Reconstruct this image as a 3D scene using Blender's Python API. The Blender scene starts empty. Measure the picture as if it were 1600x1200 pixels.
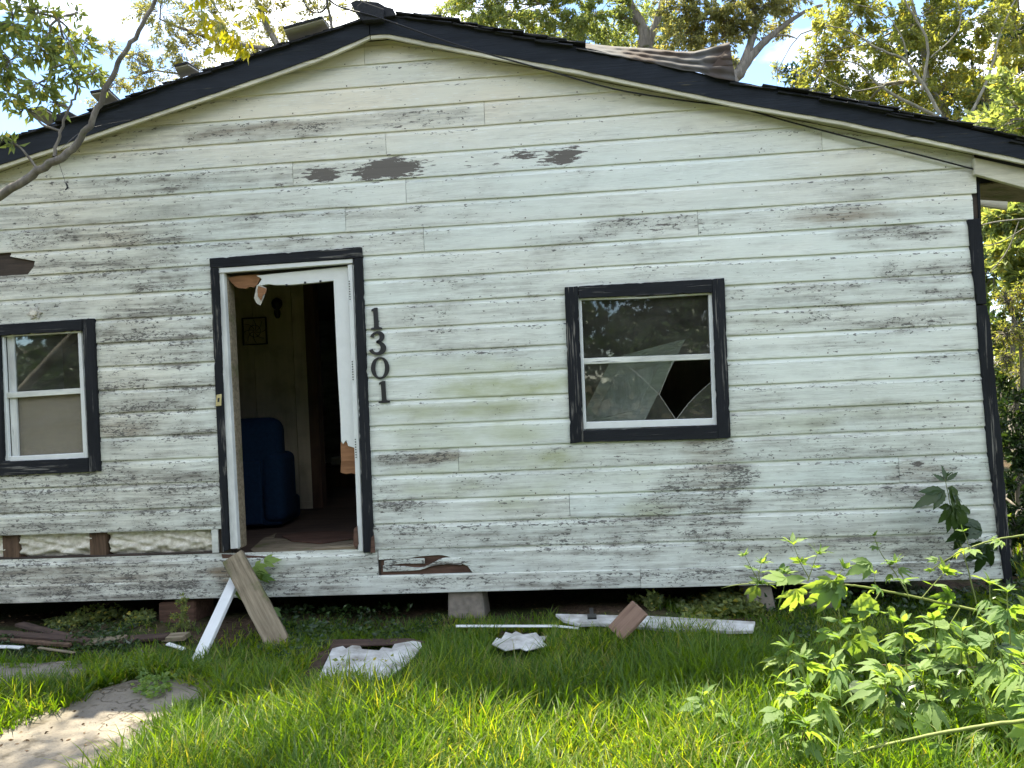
import bpy, math, random
import numpy as np
from mathutils import Vector, Matrix
R = math.radians
random.seed(7); rng = np.random.default_rng(11)
sc = bpy.context.scene
COL = sc.collection

# ---------------------------------------------------------------- camera
CAM = Vector((0, -5.4, 1.65)); YAW = R(4.4); ROLL = R(2.6); F = 1200.0
fwd = Vector((-math.sin(YAW), math.cos(YAW), 0))
R0 = Vector((math.cos(YAW), math.sin(YAW), 0)); U0 = Vector((0, 0, 1))
RT = R0*math.cos(ROLL) - U0*math.sin(ROLL); UP = U0*math.cos(ROLL) + R0*math.sin(ROLL)
cd = bpy.data.cameras.new('camera'); cam = bpy.data.objects.new('camera', cd); COL.objects.link(cam)
cam.matrix_world = Matrix(((RT.x, UP.x, -fwd.x, CAM.x), (RT.y, UP.y, -fwd.y, CAM.y), (RT.z, UP.z, -fwd.z, CAM.z), (0, 0, 0, 1)))
cd.sensor_width = 36; cd.sensor_fit = 'HORIZONTAL'; cd.lens = F/1600*36; cd.clip_end = 1500; cd.clip_start = .05
sc.camera = cam

def ray(x, y): return fwd + RT*((x-800)/F) + UP*((600-y)/F)
def P(x, y, Y=0.0):                       # point of the plane at depth Y behind the facade
    d = ray(x, y); return CAM + d*((Y-CAM.y)/d.y)
def PG(x, y, Z=0.0):                      # point of the level at height Z
    d = ray(x, y); return CAM + d*((Z-CAM.z)/d.z)
def D(x, y, dist): return CAM + ray(x, y)*dist

# ---------------------------------------------------------------- world, sun, exposure
EL, AZ = R(68), R(-24)
S = Vector((math.cos(EL)*math.sin(AZ), math.cos(EL)*math.cos(AZ), math.sin(EL)))
w = bpy.data.worlds.new('World'); sc.world = w; w.use_nodes = True
nt = w.node_tree; bg = nt.nodes['Background']
sky = nt.nodes.new('ShaderNodeTexSky'); sky.sky_type = 'NISHITA'; sky.sun_disc = False
sky.sun_elevation = EL; sky.sun_rotation = AZ; sky.air_density = 0.9; sky.dust_density = 0.15; sky.ozone_density = 3.0
tcw = nt.nodes.new('ShaderNodeTexCoord'); mpw = nt.nodes.new('ShaderNodeMapping'); mpw.inputs['Scale'].default_value = (1.6, 1.6, 3.6)
mpw.inputs['Location'].default_value = (6.1, 6.1, 1.1)
nzw = nt.nodes.new('ShaderNodeTexNoise'); nzw.inputs['Scale'].default_value = 1.5; nzw.inputs['Detail'].default_value = 7
rpw = nt.nodes.new('ShaderNodeMapRange'); rpw.inputs['From Min'].default_value = .48; rpw.inputs['From Max'].default_value = .63
mxw = nt.nodes.new('ShaderNodeMix'); mxw.data_type = 'RGBA'
nt.links.new(tcw.outputs['Generated'], mpw.inputs['Vector']); nt.links.new(mpw.outputs[0], nzw.inputs['Vector'])
nt.links.new(nzw.outputs['Fac'], rpw.inputs['Value']); nt.links.new(rpw.outputs[0], mxw.inputs['Factor'])
nt.links.new(sky.outputs[0], mxw.inputs[6]); mxw.inputs[7].default_value = (11, 11, 10.9, 1)
nt.links.new(mxw.outputs[2], bg.inputs['Color']); bg.inputs['Strength'].default_value = 0.12
sl = bpy.data.lights.new('sun', 'SUN'); sl.energy = 5.0; sl.angle = R(.55); sl.color = (1, .92, .74)
so = bpy.data.objects.new('sun', sl); COL.objects.link(so); so.rotation_euler = S.to_track_quat('Z', 'Y').to_euler(); so.location = (0, 0, 30)
sc.view_settings.view_transform = 'Standard'; sc.view_settings.look = 'None'
sc.view_settings.exposure = 1.78; sc.view_settings.gamma = 1; sc.view_settings.use_curve_mapping = False
sc.render.engine = 'CYCLES'
sc.cycles.max_bounces = 7; sc.cycles.transparent_max_bounces = 12; sc.cycles.use_denoising = True

# ---------------------------------------------------------------- node helper and materials
class G:
    def __init__(s, name):
        s.m = bpy.data.materials.new(name); s.m.use_nodes = True; s.t = s.m.node_tree; s.t.nodes.clear()
        s.out = s.t.nodes.new('ShaderNodeOutputMaterial')
    def n(s, typ, props=None, **ins):
        nd = s.t.nodes.new('ShaderNode'+typ)
        for k, v in (props or {}).items(): setattr(nd, k, v)
        for k, v in ins.items():
            k = k.replace('_', ' ')
            key = int(k[1:]) if k[0] == 'i' and k[1:].isdigit() else k
            s.put(nd.inputs[key], v)
        return nd
    def put(s, sock, v):
        if isinstance(v, bpy.types.NodeSocket): s.t.links.new(v, sock)
        elif isinstance(v, bpy.types.Node): s.t.links.new(v.outputs[0], sock)
        elif isinstance(v, tuple) and len(v) == 3 and sock.type == 'RGBA': sock.default_value = (*v, 1)
        else: sock.default_value = v
    def math(s, op, a, b=None, clamp=False):
        nd = s.n('Math', {'operation': op, 'use_clamp': clamp}, i0=a)
        if b is not None: s.put(nd.inputs[1], b)
        return nd.outputs[0]
    def mix(s, f, a, b, mode='MIX'):
        nd = s.n('Mix', {'data_type': 'RGBA', 'blend_type': mode}); s.put(nd.inputs[0], f); s.put(nd.inputs[6], a); s.put(nd.inputs[7], b)
        return nd.outputs[2]
    def rng(s, v, a, b, c=0., d=1.):
        nd = s.n('MapRange', None, i0=v, i1=a, i2=b, i3=c, i4=d); return nd.outputs[0]
    def coords(s, rand=True):
        tc = s.n('TexCoord').outputs['Object']
        if not rand: return tc
        r = s.n('ObjectInfo').outputs['Random']
        off = s.n('CombineXYZ', None, X=s.math('MULTIPLY', r, 53.), Y=s.math('MULTIPLY', r, 31.), Z=s.math('MULTIPLY', r, 17.3))
        return s.n('VectorMath', {'operation': 'ADD'}, i0=tc, i1=off.outputs[0]).outputs[0]
    def noise(s, v, scale=(1, 1, 1), sc_=1., det=5., rough=.55, dist=0.):
        mp = s.n('Mapping', None, Vector=v, Scale=scale)
        return s.n('TexNoise', None, Vector=mp.outputs[0], Scale=sc_, Detail=det, Roughness=rough, Distortion=dist).outputs['Fac']
    def finish(s, col, rough=.8, bump=None, bstr=.3, bdist=.01, spec=.3, metal=0., **kw):
        b = s.n('BsdfPrincipled'); s.put(b.inputs['Base Color'], col); s.put(b.inputs['Roughness'], rough)
        b.inputs['Specular IOR Level'].default_value = spec; s.put(b.inputs['Metallic'], metal)
        for k, v in kw.items(): s.put(b.inputs[k.replace('_', ' ')], v)
        if bump is not None:
            bn = s.n('Bump', None, Strength=bstr, Distance=bdist, Height=bump); s.put(b.inputs['Normal'], bn.outputs[0])
        s.t.links.new(b.outputs[0], s.out.inputs[0]); return s.m

def m_siding():
    g = G('weathered_white_siding'); v = g.coords()
    a1 = g.n('Attribute', {'attribute_name': 'mask'}); a2 = g.n('Attribute', {'attribute_name': 'aux'})
    s1 = g.n('SeparateColor', None, Color=a1.outputs['Color']); s2 = g.n('SeparateColor', None, Color=a2.outputs['Color'])
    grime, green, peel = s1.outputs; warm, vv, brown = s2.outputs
    r = g.n('ObjectInfo').outputs['Random']
    wp = g.n('NewGeometry').outputs['Position']
    wpat = g.noise(wp, (1.3, 1, 3.2), 1.0, 5, .6); wfine = g.noise(wp, (5, 1, 9), 1.0, 5, .65)
    grime = g.math('ADD', grime, g.math('ADD', g.math('MULTIPLY', g.rng(wpat, .52, .70), .40), g.math('MULTIPLY', g.rng(r, .6, 1.), .14)), True)
    grime = g.math('MULTIPLY', g.math('MULTIPLY', g.math("MULTIPLY", grime, 1.1), g.rng(wfine, .30, .60, .3, 1.35)), g.rng(g.n('SeparateXYZ', None, Vector=wp).outputs[2], 3.05, 3.6, 1., .6), True)
    streak = g.noise(v, (1.5, 1, 30), 1.0, 7, .62)
    fine = g.noise(v, (5, 1, 170), 1.0, 4, .6, .3)
    blot = g.noise(v, (2.2, 1, 7), 1.0, 6, .6)
    fleck = g.noise(v, (26, 1, 75), 1.0, 4, .55, .6)
    speck = g.noise(v, (60, 1, 90), 1.0, 2, .5)
    big = g.noise(v, (.8, 1, 2.5), 1.0, 3)
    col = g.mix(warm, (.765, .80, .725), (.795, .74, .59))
    col = g.mix(g.rng(big, .35, .65, 0., .5), col, (.62, .70, .655))
    thin = g.noise(v, (9, 1, 240), 1.0, 5, .65, .5); pat = g.noise(v, (1.6, 1, 9), 1.0, 4, .6)
    worn = g.math('ADD', g.rng(pat, .42, .62, .15, 1.), g.math('MULTIPLY', grime, .6), True)
    col = g.mix(g.math('MULTIPLY', g.math('MULTIPLY', g.rng(thin, .50, .60), worn), .36, True), col, (.27, .275, .25))
    soft = g.noise(v, (3, 1, 45), 1.0, 6, .65)
    col = g.mix(g.math('MULTIPLY', g.rng(soft, .5, .72), g.math('ADD', g.rng(pat, .45, .62, .0, .35), g.math('MULTIPLY', grime, .8), True), True), col, (.31, .305, .265))
    col = g.mix(g.math('MULTIPLY', g.rng(g.noise(v, (12, 1, 90), 1., 5, .6), .58, .66), .5), col, (.85, .88, .85))
    col = g.mix(g.math('MULTIPLY', r, .22), col, (.66, .66, .58))
    gm = g.math('MULTIPLY', g.math('MULTIPLY', green, 1.15), g.rng(blot, .32, .58, .25, 1.), True)
    col = g.mix(gm, col, (.42, .45, .27))
    # soft dirt drawn out along the grain
    col = g.mix(g.math('MULTIPLY', grime, .30, True), col, (.40, .385, .32))
    gd = g.math('MULTIPLY', g.math('ADD', grime, .04), g.rng(streak, .42, .66, 0., 1.), True)
    col = g.mix(g.math('MULTIPLY', gd, .95, True), col, (.17, .158, .13))
    bd = g.math('MULTIPLY', brown, g.rng(streak, .3, .6, .1, 1.), True)
    col = g.mix(bd, col, (.25, .19, .12))
    # darker line of mildew under the cove of each board
    band = g.math('MULTIPLY', g.rng(vv, .58, .76), g.rng(vv, .84, .78), True)
    thr = g.math('SUBTRACT', .705, g.math('ADD', g.math('MULTIPLY', grime, .12), g.math('MULTIPLY', band, g.rng(blot, .4, .62, 0., .125))))
    fl = g.rng(g.math('SUBTRACT', fleck, thr), 0., .02)
    thr2 = g.math('SUBTRACT', .70, g.math('MULTIPLY', grime, .10))
    cr = g.math('MULTIPLY', g.rng(g.math('SUBTRACT', fine, thr2), 0., .02), g.rng(blot, .42, .55), True)
    sp = g.math('MULTIPLY', g.rng(speck, .70, .74), g.rng(grime, .15, .7, .0, 1.), True)
    chip = g.noise(v, (34, 1, 85), 1.0, 6, .7, .8); gate = g.noise(v, (3.2, 1, 9), 1.0, 4, .6)
    thr3 = g.math('SUBTRACT', .735, g.math('ADD', g.math('MULTIPLY', grime, .15), g.math('MULTIPLY', g.rng(gate, .5, .68), .11)))
    ch = g.rng(g.math('SUBTRACT', chip, thr3), 0., .012)
    dark = g.math('MAXIMUM', g.math('MAXIMUM', g.math('MAXIMUM', fl, cr), sp), ch)
    col = g.mix(g.math('MULTIPLY', dark, .85), col, (.085, .08, .072))
    pn = g.math('ADD', peel, g.math('MULTIPLY', g.math('SUBTRACT', g.noise(v, (8, 1, 46), 1., 9, .74), .5), 2.6))
    pl = g.math('MULTIPLY', g.rng(pn, .50, .525), g.rng(peel, .10, .22), True)
    col = g.mix(pl, col, g.mix(streak, (.10, .09, .08), (.17, .155, .135)))
    h = g.math('SUBTRACT', g.math('MULTIPLY', fine, .5), g.math('ADD', g.math('MULTIPLY', dark, .5), g.math('MULTIPLY', pl, .8)))
    return g.finish(col, g.rng(gd, 0, 1, .6, .9), h, .45, .006)

def m_trim(name, axis, base=(.0115, .0125, .0145), wear=(.30, .29, .26), amount=.0, rough=.7):
    g = G(name); v = g.coords()
    sc1 = {'x': (2, 1, 60), 'z': (60, 1, 2), 'y': (60, 2, 60)}[axis]; sc2 = {'x': (3, 1, 14), 'z': (14, 1, 3), 'y': (14, 3, 14)}[axis]
    f = g.noise(v, sc1, 1, 5, .6, .4); b = g.noise(v, sc2, 1, 5, .6)
    k = g.math('MULTIPLY', g.rng(f, .60-amount, .66-amount), g.rng(b, .50-amount, .62-amount), True)
    col = g.mix(g.rng(b, .3, .7), base, tuple(c*1.7 for c in base)); col = g.mix(k, col, wear)
    return g.finish(col, rough, g.math('ADD', f, k), .8, .006, .18)

def m_wood(name, c1, c2, axis='x', sc_=1., rough=.85, moss=0., bstr=.5):
    g = G(name); v = g.coords()
    s = {'x': (3, 40, 40), 'y': (40, 3, 40), 'z': (40, 40, 3)}[axis]
    f = g.noise(v, tuple(k*sc_ for k in s), 1, 6, .65, .5); b = g.noise(v, (5, 5, 5), 1, 5)
    col = g.mix(g.rng(f, .32, .68), c1, c2); col = g.mix(g.rng(b, .5, .75, 0, .5), col, tuple(k*.5 for k in c1))
    if moss: col = g.mix(g.rng(b, .62-moss, .7-moss, 0, .6), col, (.10, .12, .035))
    return g.finish(col, rough, f, bstr, .005)

def m_plain(name, c, rough=.7, var=.25, scale=8., spec=.3, metal=0., bstr=.15, c2=None):
    g = G(name); v = g.coords(); n = g.noise(v, (1, 1, 1), scale, 6, .6)
    col = g.mix(g.rng(n, .3, .7), tuple(k*(1-var) for k in c), c2 or c)
    return g.finish(col, rough, n, bstr, .005, spec, metal)

def m_leaf(name, c1, c2, trans=.55, gloss=.5, c3=None, tmul=(1.5, 1.35, .6)):
    g = G(name)
    a = g.n('Attribute', {'attribute_name': 'rnd'}).outputs['Fac']
    r = g.math('FRACT', g.math('ADD', a, g.n('ObjectInfo').outputs['Random']))
    col = g.mix(r, c1, c2)
    if c3: col = g.mix(g.rng(r, .92, .96), col, c3)
    tcol = g.mix(1., col, tmul, 'MULTIPLY')
    d = g.n('BsdfPrincipled'); g.put(d.inputs['Base Color'], col); d.inputs['Roughness'].default_value = gloss; d.inputs['Specular IOR Level'].default_value = .5
    t = g.n('BsdfTranslucent', None, Color=tcol)
    ms = g.n('MixShader', None, i0=trans, i1=d.outputs[0], i2=t.outputs[0]); g.t.links.new(ms.outputs[0], g.out.inputs[0]); return g.m

def m_glass():
    g = G('window_glass'); v = g.coords()
    n = g.noise(v, (3, 3, 6), 1, 5, .6); s = g.noise(v, (30, 30, 3), 1, 4)
    fr = g.n('Fresnel', None, IOR=1.6).outputs[0]
    gl = g.n('BsdfGlossy', None, Roughness=.02, Color=(.95, .95, .95))
    bn = g.n('Bump', None, Strength=.05, Distance=.02, Height=g.noise(v, (2, 2, 2), 1, 2)); g.put(gl.inputs['Normal'], bn.outputs[0])
    tr = g.n('BsdfTransparent', None, Color=(.86, .9, .88)); df = g.n('BsdfDiffuse', None, Color=(.30, .29, .25))
    base = g.n('MixShader', None, i0=g.rng(n, .35, .75, .03, .16), i1=tr.outputs[0], i2=df.outputs[0])
    ms = g.n('MixShader', None, i0=g.math('ADD', g.math('MULTIPLY', fr, .85), .01), i1=base.outputs[0], i2=gl.outputs[0])
    g.t.links.new(ms.outputs[0], g.out.inputs[0]); return g.m

def m_dusty():
    g = G('dusty_glass'); v = g.coords(); n = g.noise(v, (3, 3, 6), 1, 6, .65)
    tr = g.n('BsdfTransparent', None, Color=(.86, .87, .84)); df = g.n('BsdfDiffuse', None, Color=(.34, .31, .26)); gl = g.n('BsdfGlossy', None, Roughness=.25, Color=(.9, .9, .9))
    a_ = g.n('MixShader', None, i0=g.rng(n, .3, .7, .18, .45), i1=tr.outputs[0], i2=df.outputs[0]); b_ = g.n('MixShader', None, i0=.02, i1=a_.outputs[0], i2=gl.outputs[0])
    g.t.links.new(b_.outputs[0], g.out.inputs[0]); return g.m
M = {}
M['siding'] = m_siding()
M['trimx'] = m_trim('black_trim_paint_level', 'x', wear=(.17, .165, .15), amount=.03, rough=.85); M['trimz'] = m_trim('black_trim_paint_upright', 'z', wear=(.17, .165, .15), amount=.02, rough=.85)
M['trimz_worn'] = m_trim('black_trim_paint_worn', 'z', wear=(.19, .18, .16), amount=.06, rough=.9)
M['fascia'] = m_trim('black_fascia_paint', 'x', base=(.012, .015, .02), wear=(.2, .18, .12), amount=-.03)
M['white'] = m_plain('white_enamel', (.72, .74, .72), .4, .08, 14, .5)
M['muddywhite'] = m_plain('muddy_white_panel', (.30, .28, .24), .7, .2, 9, .3, c2=(.66, .67, .65))
M['whitedirty'] = m_trim('dirty_white_paint', 'z', base=(.46, .47, .45), wear=(.2, .2, .18), amount=-.03, rough=.6)
M['whitedirtyx'] = m_trim('dirty_white_paint_level', 'x', base=(.44, .45, .41), wear=(.2, .19, .16), amount=-.03, rough=.6)
M['frieze'] = m_trim('cream_frieze_paint', 'x', base=(.40, .385, .30), wear=(.14, .13, .10), amount=-.01)
M['sheath'] = m_wood('dark_sheathing', (.035, .028, .022), (.075, .055, .042), 'x')
M['stud'] = m_wood('old_stud_wood', (.06, .038, .024), (.16, .10, .062), 'z')
M['rotten'] = m_wood('rotten_wood', (.055, .03, .02), (.15, .085, .06), 'x')
M['insul'] = m_plain('insulation', (.72, .66, .52), .95, .3, 30, .1, bstr=1.0, c2=(.86, .83, .74))
M['shingle'] = m_plain('asphalt_shingle', (.035, .037, .042), .9, .4, 60, .2)
M['under'] = m_plain('pale_shingle_underside', (.5, .48, .42), .8, .3, 8)
M['glass'] = m_glass(); M['dusty'] = m_dusty()
M['fibre'] = m_wood('torn_fibreboard', (.15, .07, .032), (.33, .17, .085), 'x', .7, .95, bstr=1.)
M['panel'] = m_wood('beige_wall_panelling', (.42, .36, .25), (.54, .47, .34), 'z', .4, .7, bstr=.1)
M['darkwood'] = m_wood('dark_brown_wood', (.05, .028, .018), (.09, .05, .03), 'z', .5, .6)
M['floor'] = m_wood('worn_floor', (.05, .035, .028), (.11, .075, .055), 'x', .4, .8)
M['blue'] = m_plain('blue_upholstery', (.006, .022, .055), .9, .35, 40, .2)
M['bluewall'] = m_plain('blue_wall_paint', (.04, .16, .30), .7, .25, 3)
M['black'] = m_plain('black_metal', (.018, .018, .02), .45, .3, 30, .5)
M['plaster'] = m_plain('ceiling_board', (.3, .29, .26), .9, .2, 3)
M['ply'] = m_wood('plywood', (.36, .30, .22), (.55, .47, .36), 'x', .35, .8, bstr=.2)
M['brass'] = m_plain('dull_brass', (.62, .52, .25), .5, .3, 40, .5, .2)
M['concrete'] = m_plain('pier_concrete', (.28, .245, .205), .95, .35, 25, .2, bstr=.6)
M['rust'] = m_plain('rusty_nail', (.09, .06, .045), .9, .4, 30)
g = G('corrugated_tin'); v = g.coords(); n = g.noise(v, (3, 3, 3), 1, 6)
M['tin'] = g.finish(g.mix(g.rng(n, .38, .60), (.095, .095, .09), (.06, .042, .03)), .8, n, .4, .01, .2, 0.)
M['oldwood'] = m_wood('weathered_board', (.12, .095, .06), (.30, .25, .17), 'x', 1., .9, .04)
M['brownboard'] = m_wood('brown_board', (.13, .08, .055), (.26, .17, .12), 'x', .8, .85)
M['debris'] = m_wood('dark_debris_wood', (.04, .026, .02), (.10, .065, .048), 'x', .8, .9)
M['bark'] = m_wood('grey_bark', (.09, .08, .068), (.24, .215, .18), 'z', .5, .9, .02, .9)
M['palebark'] = m_wood('pale_bark', (.15, .135, .10), (.32, .30, .23), 'z', .5, .9, .02, .7)
M['stem'] = m_plain('green_stem', (.20, .24, .055), .6, .35, 20, .4)
M['drystem'] = m_plain('dry_stem', (.24, .19, .11), .8, .35, 20, .3)
M['wire'] = m_plain('black_cable', (.02, .02, .022), .5, .2, 20)
M['leafA'] = m_leaf('leaf_light', (.13, .185, .07), (.27, .32, .11), .58, .5, (.42, .38, .08), (1.7, 1.55, .8))
M['leafB'] = m_leaf('leaf_olive', (.14, .165, .07), (.29, .30, .12), .58, .5, (.40, .34, .09), (1.7, 1.5, .85))
M['leafC'] = m_leaf('leaf_yellowing', (.17, .22, .07), (.36, .38, .11), .6, .5, (.48, .40, .08))
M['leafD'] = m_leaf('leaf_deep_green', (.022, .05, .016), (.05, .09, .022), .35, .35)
M['leafW'] = m_leaf('weed_leaf', (.11, .20, .05), (.25, .35, .11), .55, .62, (.22, .30, .10), tmul=(1.7, 1.6, .5))
M['leafY'] = m_leaf('backlit_yellow_leaf', (.30, .32, .02), (.42, .38, .03), .6, .4)
M['grass'] = m_leaf('grass_blade', (.045, .115, .012), (.21, .31, .02), .6, .45, (.22, .24, .08), tmul=(2.2, 1.85, .35))
M['litter'] = m_leaf('dead_leaves', (.07, .045, .025), (.24, .15, .075), .1, .7)
M['drygrass'] = m_leaf('dry_grass_blade', (.20, .14, .07), (.34, .26, .14), .3, .6)

# ---------------------------------------------------------------- mesh helpers
def link(name, me, mat=None, parent=None, origin=None):
    if mat is not None: me.materials.append(mat)
    o = bpy.data.objects.new(name, me); COL.objects.link(o)
    if origin is not None:
        me.transform(Matrix.Translation(-Vector(origin))); o.location = origin
    if parent is not None:
        o.parent = parent; o.matrix_parent_inverse = Matrix.Identity(4)
        pw = parent
        off = Vector((0, 0, 0))
        while pw is not None: off += pw.location; pw = pw.parent
        o.location = Vector(o.location) - off
    return o
def mesh(name, verts, faces, mat, parent=None, smooth=False, origin='c', bevel=0.):
    me = bpy.data.meshes.new(name); me.from_pydata([tuple(v) for v in verts], [], faces); me.update()
    if smooth: me.polygons.foreach_set('use_smooth', [True]*len(me.polygons))
    if origin == 'c':
        a = np.array([tuple(v) for v in verts]); origin = Vector((a.min(0)+a.max(0))/2)
    o = link(name, me, mat, parent, origin)
    if bevel:
        b = o.modifiers.new('bevel', 'BEVEL'); b.width = bevel; b.segments = 1; b.limit_method = 'ANGLE'
    return o
def fast(name, V, F4=None, F3=None, mat=None, parent=None, rnd=None, smooth=True, origin=None):
    me = bpy.data.meshes.new(name); V = np.asarray(V, dtype=np.float32)
    F4 = np.zeros((0, 4), np.int32) if F4 is None else np.asarray(F4, np.int32).reshape(-1, 4)
    F3 = np.zeros((0, 3), np.int32) if F3 is None else np.asarray(F3, np.int32).reshape(-1, 3)
    me.vertices.add(len(V)); me.vertices.foreach_set('co', V.ravel())
    me.loops.add(F4.size+F3.size); me.loops.foreach_set('vertex_index', np.concatenate([F4.ravel(), F3.ravel()]))
    me.polygons.add(len(F4)+len(F3))
    st = np.concatenate([np.arange(len(F4))*4, len(F4)*4+np.arange(len(F3))*3]).astype(np.int32)
    me.polygons.foreach_set('loop_start', st)
    me.polygons.foreach_set('use_smooth', np.full(len(st), smooth))
    if rnd is not None:
        at = me.attributes.new('rnd', 'FLOAT', 'POINT'); at.data.foreach_set('value', np.asarray(rnd, np.float32))
    me.update(calc_edges=True); me.validate()
    return link(name, me, mat, parent, origin)
def tag(o, label=None, cat=None, group=None, kind=None):
    if label: o['label'] = label
    if cat: o['category'] = cat
    if group: o['group'] = group
    if kind: o['kind'] = kind
    return o
def empty(name, loc, label, cat, group=None):
    o = bpy.data.objects.new(name, None); COL.objects.link(o); o.location = loc; o.empty_display_size = .1
    return tag(o, label, cat, group)
def boxv(a, b):
    (x0, y0, z0), (x1, y1, z1) = a, b
    return [(x0,y0,z0),(x1,y0,z0),(x1,y1,z0),(x0,y1,z0),(x0,y0,z1),(x1,y0,z1),(x1,y1,z1),(x0,y1,z1)]
BF = [(0,3,2,1),(4,5,6,7),(0,1,5,4),(1,2,6,5),(2,3,7,6),(3,0,4,7)]
def box(name, a, b, mat, parent=None, bevel=0.): return mesh(name, boxv(a, b), BF, mat, parent, bevel=bevel)
def boxes(name, L, mat, parent=None, bevel=0.):
    V, Fc = [], []
    for a, b in L:
        k = len(V); V += boxv(a, b); Fc += [tuple(i+k for i in f) for f in BF]
    return mesh(name, V, Fc, mat, parent, bevel=bevel)
def prism(name, pts, th, mat, parent=None, bevel=0., dirv=(0, 1, 0)):
    n = len(pts); d = Vector(dirv)*th
    V = [Vector(p) for p in pts] + [Vector(p)+d for p in pts]
    Fc = [tuple(range(n)), tuple(range(2*n-1, n-1, -1))] + [(i, i+n, (i+1) % n+n, (i+1) % n) for i in range(n)]
    # keep the winding outward whatever order the outline comes in
    return fix(mesh(name, V, Fc, mat, parent, bevel=bevel))
import bmesh
def fix(o):
    bm = bmesh.new(); bm.from_mesh(o.data); bmesh.ops.recalc_face_normals(bm, faces=bm.faces); bm.to_mesh(o.data); bm.free(); return o
def pp(name, pts, Y, th, mat, parent=None, bevel=.003): return prism(name, [P(x, y, Y) for x, y in pts], th, mat, parent, bevel)
def beam(name, p0, p1, wd, th, mat, parent=None, up=(0, -1, 0), bevel=.004, rough=0.):
    p0, p1 = Vector(p0), Vector(p1); d = (p1-p0); L = d.length; d.normalize()
    n = Vector(up); n = (n - d*n.dot(d)).normalized(); s = d.cross(n)
    k = max(2, int(L/.08)); V, Fc = [], []
    rr = random.Random(int(L*1e4))
    for i in range(k+1):
        c = p0 + d*(L*i/k)
        for a, b in ((-1, -1), (1, -1), (1, 1), (-1, 1)):
            V.append(Vector((i/k*L-L/2 + (rr.uniform(-rough, rough) if i in (0, k) else 0), a*wd/2 + rr.uniform(-rough, rough)*.25, b*th/2 + rr.uniform(-rough, rough)*.15)))
    for i in range(k):
        a = i*4
        for j in range(4): Fc.append((a+j, a+(j+1) % 4, a+4+(j+1) % 4, a+4+j))
    Fc += [(3, 2, 1, 0), (k*4, k*4+1, k*4+2, k*4+3)]
    me = bpy.data.meshes.new(name); me.from_pydata([tuple(v) for v in V], [], Fc); me.update()
    o = link(name, me, mat)
    c = (p0+p1)/2
    o.matrix_world = Matrix(((d.x, s.x, n.x, c.x), (d.y, s.y, n.y, c.y), (d.z, s.z, n.z, c.z), (0, 0, 0, 1)))
    if bevel:
        b = o.modifiers.new('bevel', 'BEVEL'); b.width = bevel; b.segments = 1; b.limit_method = 'ANGLE'
    fix(o)
    if parent is not None:
        mw = o.matrix_world.copy(); o.parent = parent; off = Vector((0, 0, 0)); q = parent
        while q is not None: off += q.location; q = q.parent
        mw.translation = mw.translation - off; o.matrix_basis = mw; o.matrix_parent_inverse = Matrix.Identity(4)
    return o
def tubes(paths, nseg=6):                    # paths: lists of (point, radius) -> verts, quads
    V, Q = [], []; base = 0
    for path in paths:
        pts = np.array([tuple(p) for p, r in path]); rad = np.array([r for p, r in path]); m = len(pts)
        T = np.gradient(pts, axis=0); T /= np.linalg.norm(T, axis=1)[:, None]+1e-9
        ref = np.array([0, 0, 1.]) if abs(T[0][2]) < .9 else np.array([1., 0, 0])
        A = np.cross(T, ref); A /= np.linalg.norm(A, axis=1)[:, None]+1e-9; B = np.cross(T, A)
        an = np.arange(nseg)*2*np.pi/nseg
        ring = pts[:, None, :] + rad[:, None, None]*(np.cos(an)[None, :, None]*A[:, None, :] + np.sin(an)[None, :, None]*B[:, None, :])
        V.append(ring.reshape(-1, 3))
        i = np.arange(m-1)[:, None]*nseg; j = np.arange(nseg)[None, :]; j2 = (j+1) % nseg
        Q.append((np.stack([i+j, i+j2, i+nseg+j2, i+nseg+j], -1)+base).reshape(-1, 4)); base += m*nseg
    return np.concatenate(V), np.concatenate(Q)
def smoothpath(pts, rads, sub=6, jit=0.):
    pts = [Vector(p) for p in pts]; out = []
    for i in range(len(pts)-1):
        p0 = pts[max(i-1, 0)]; p1 = pts[i]; p2 = pts[i+1]; p3 = pts[min(i+2, len(pts)-1)]
        for k in range(sub):
            t = k/sub
            q = .5*((2*p1)+(p2-p0)*t+(2*p0-5*p1+4*p2-p3)*t*t+(3*p1-p0-3*p2+p3)*t**3)
            if jit: q = q + Vector([random.uniform(-jit, jit) for _ in range(3)])
            out.append((q, rads[i]*(1-t)+rads[i+1]*t))
    out.append((pts[-1], rads[-1])); return out
def tube(name, pts, rads, mat, parent=None, sub=6, jit=0., nseg=8, origin='c'):
    V, Q = tubes([smoothpath(pts, rads, sub, jit)], nseg)
    if origin == 'c': origin = Vector((V.min(0)+V.max(0))/2)
    return fast(name, V, Q, None, mat, parent, rnd=None, origin=origin)

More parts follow.
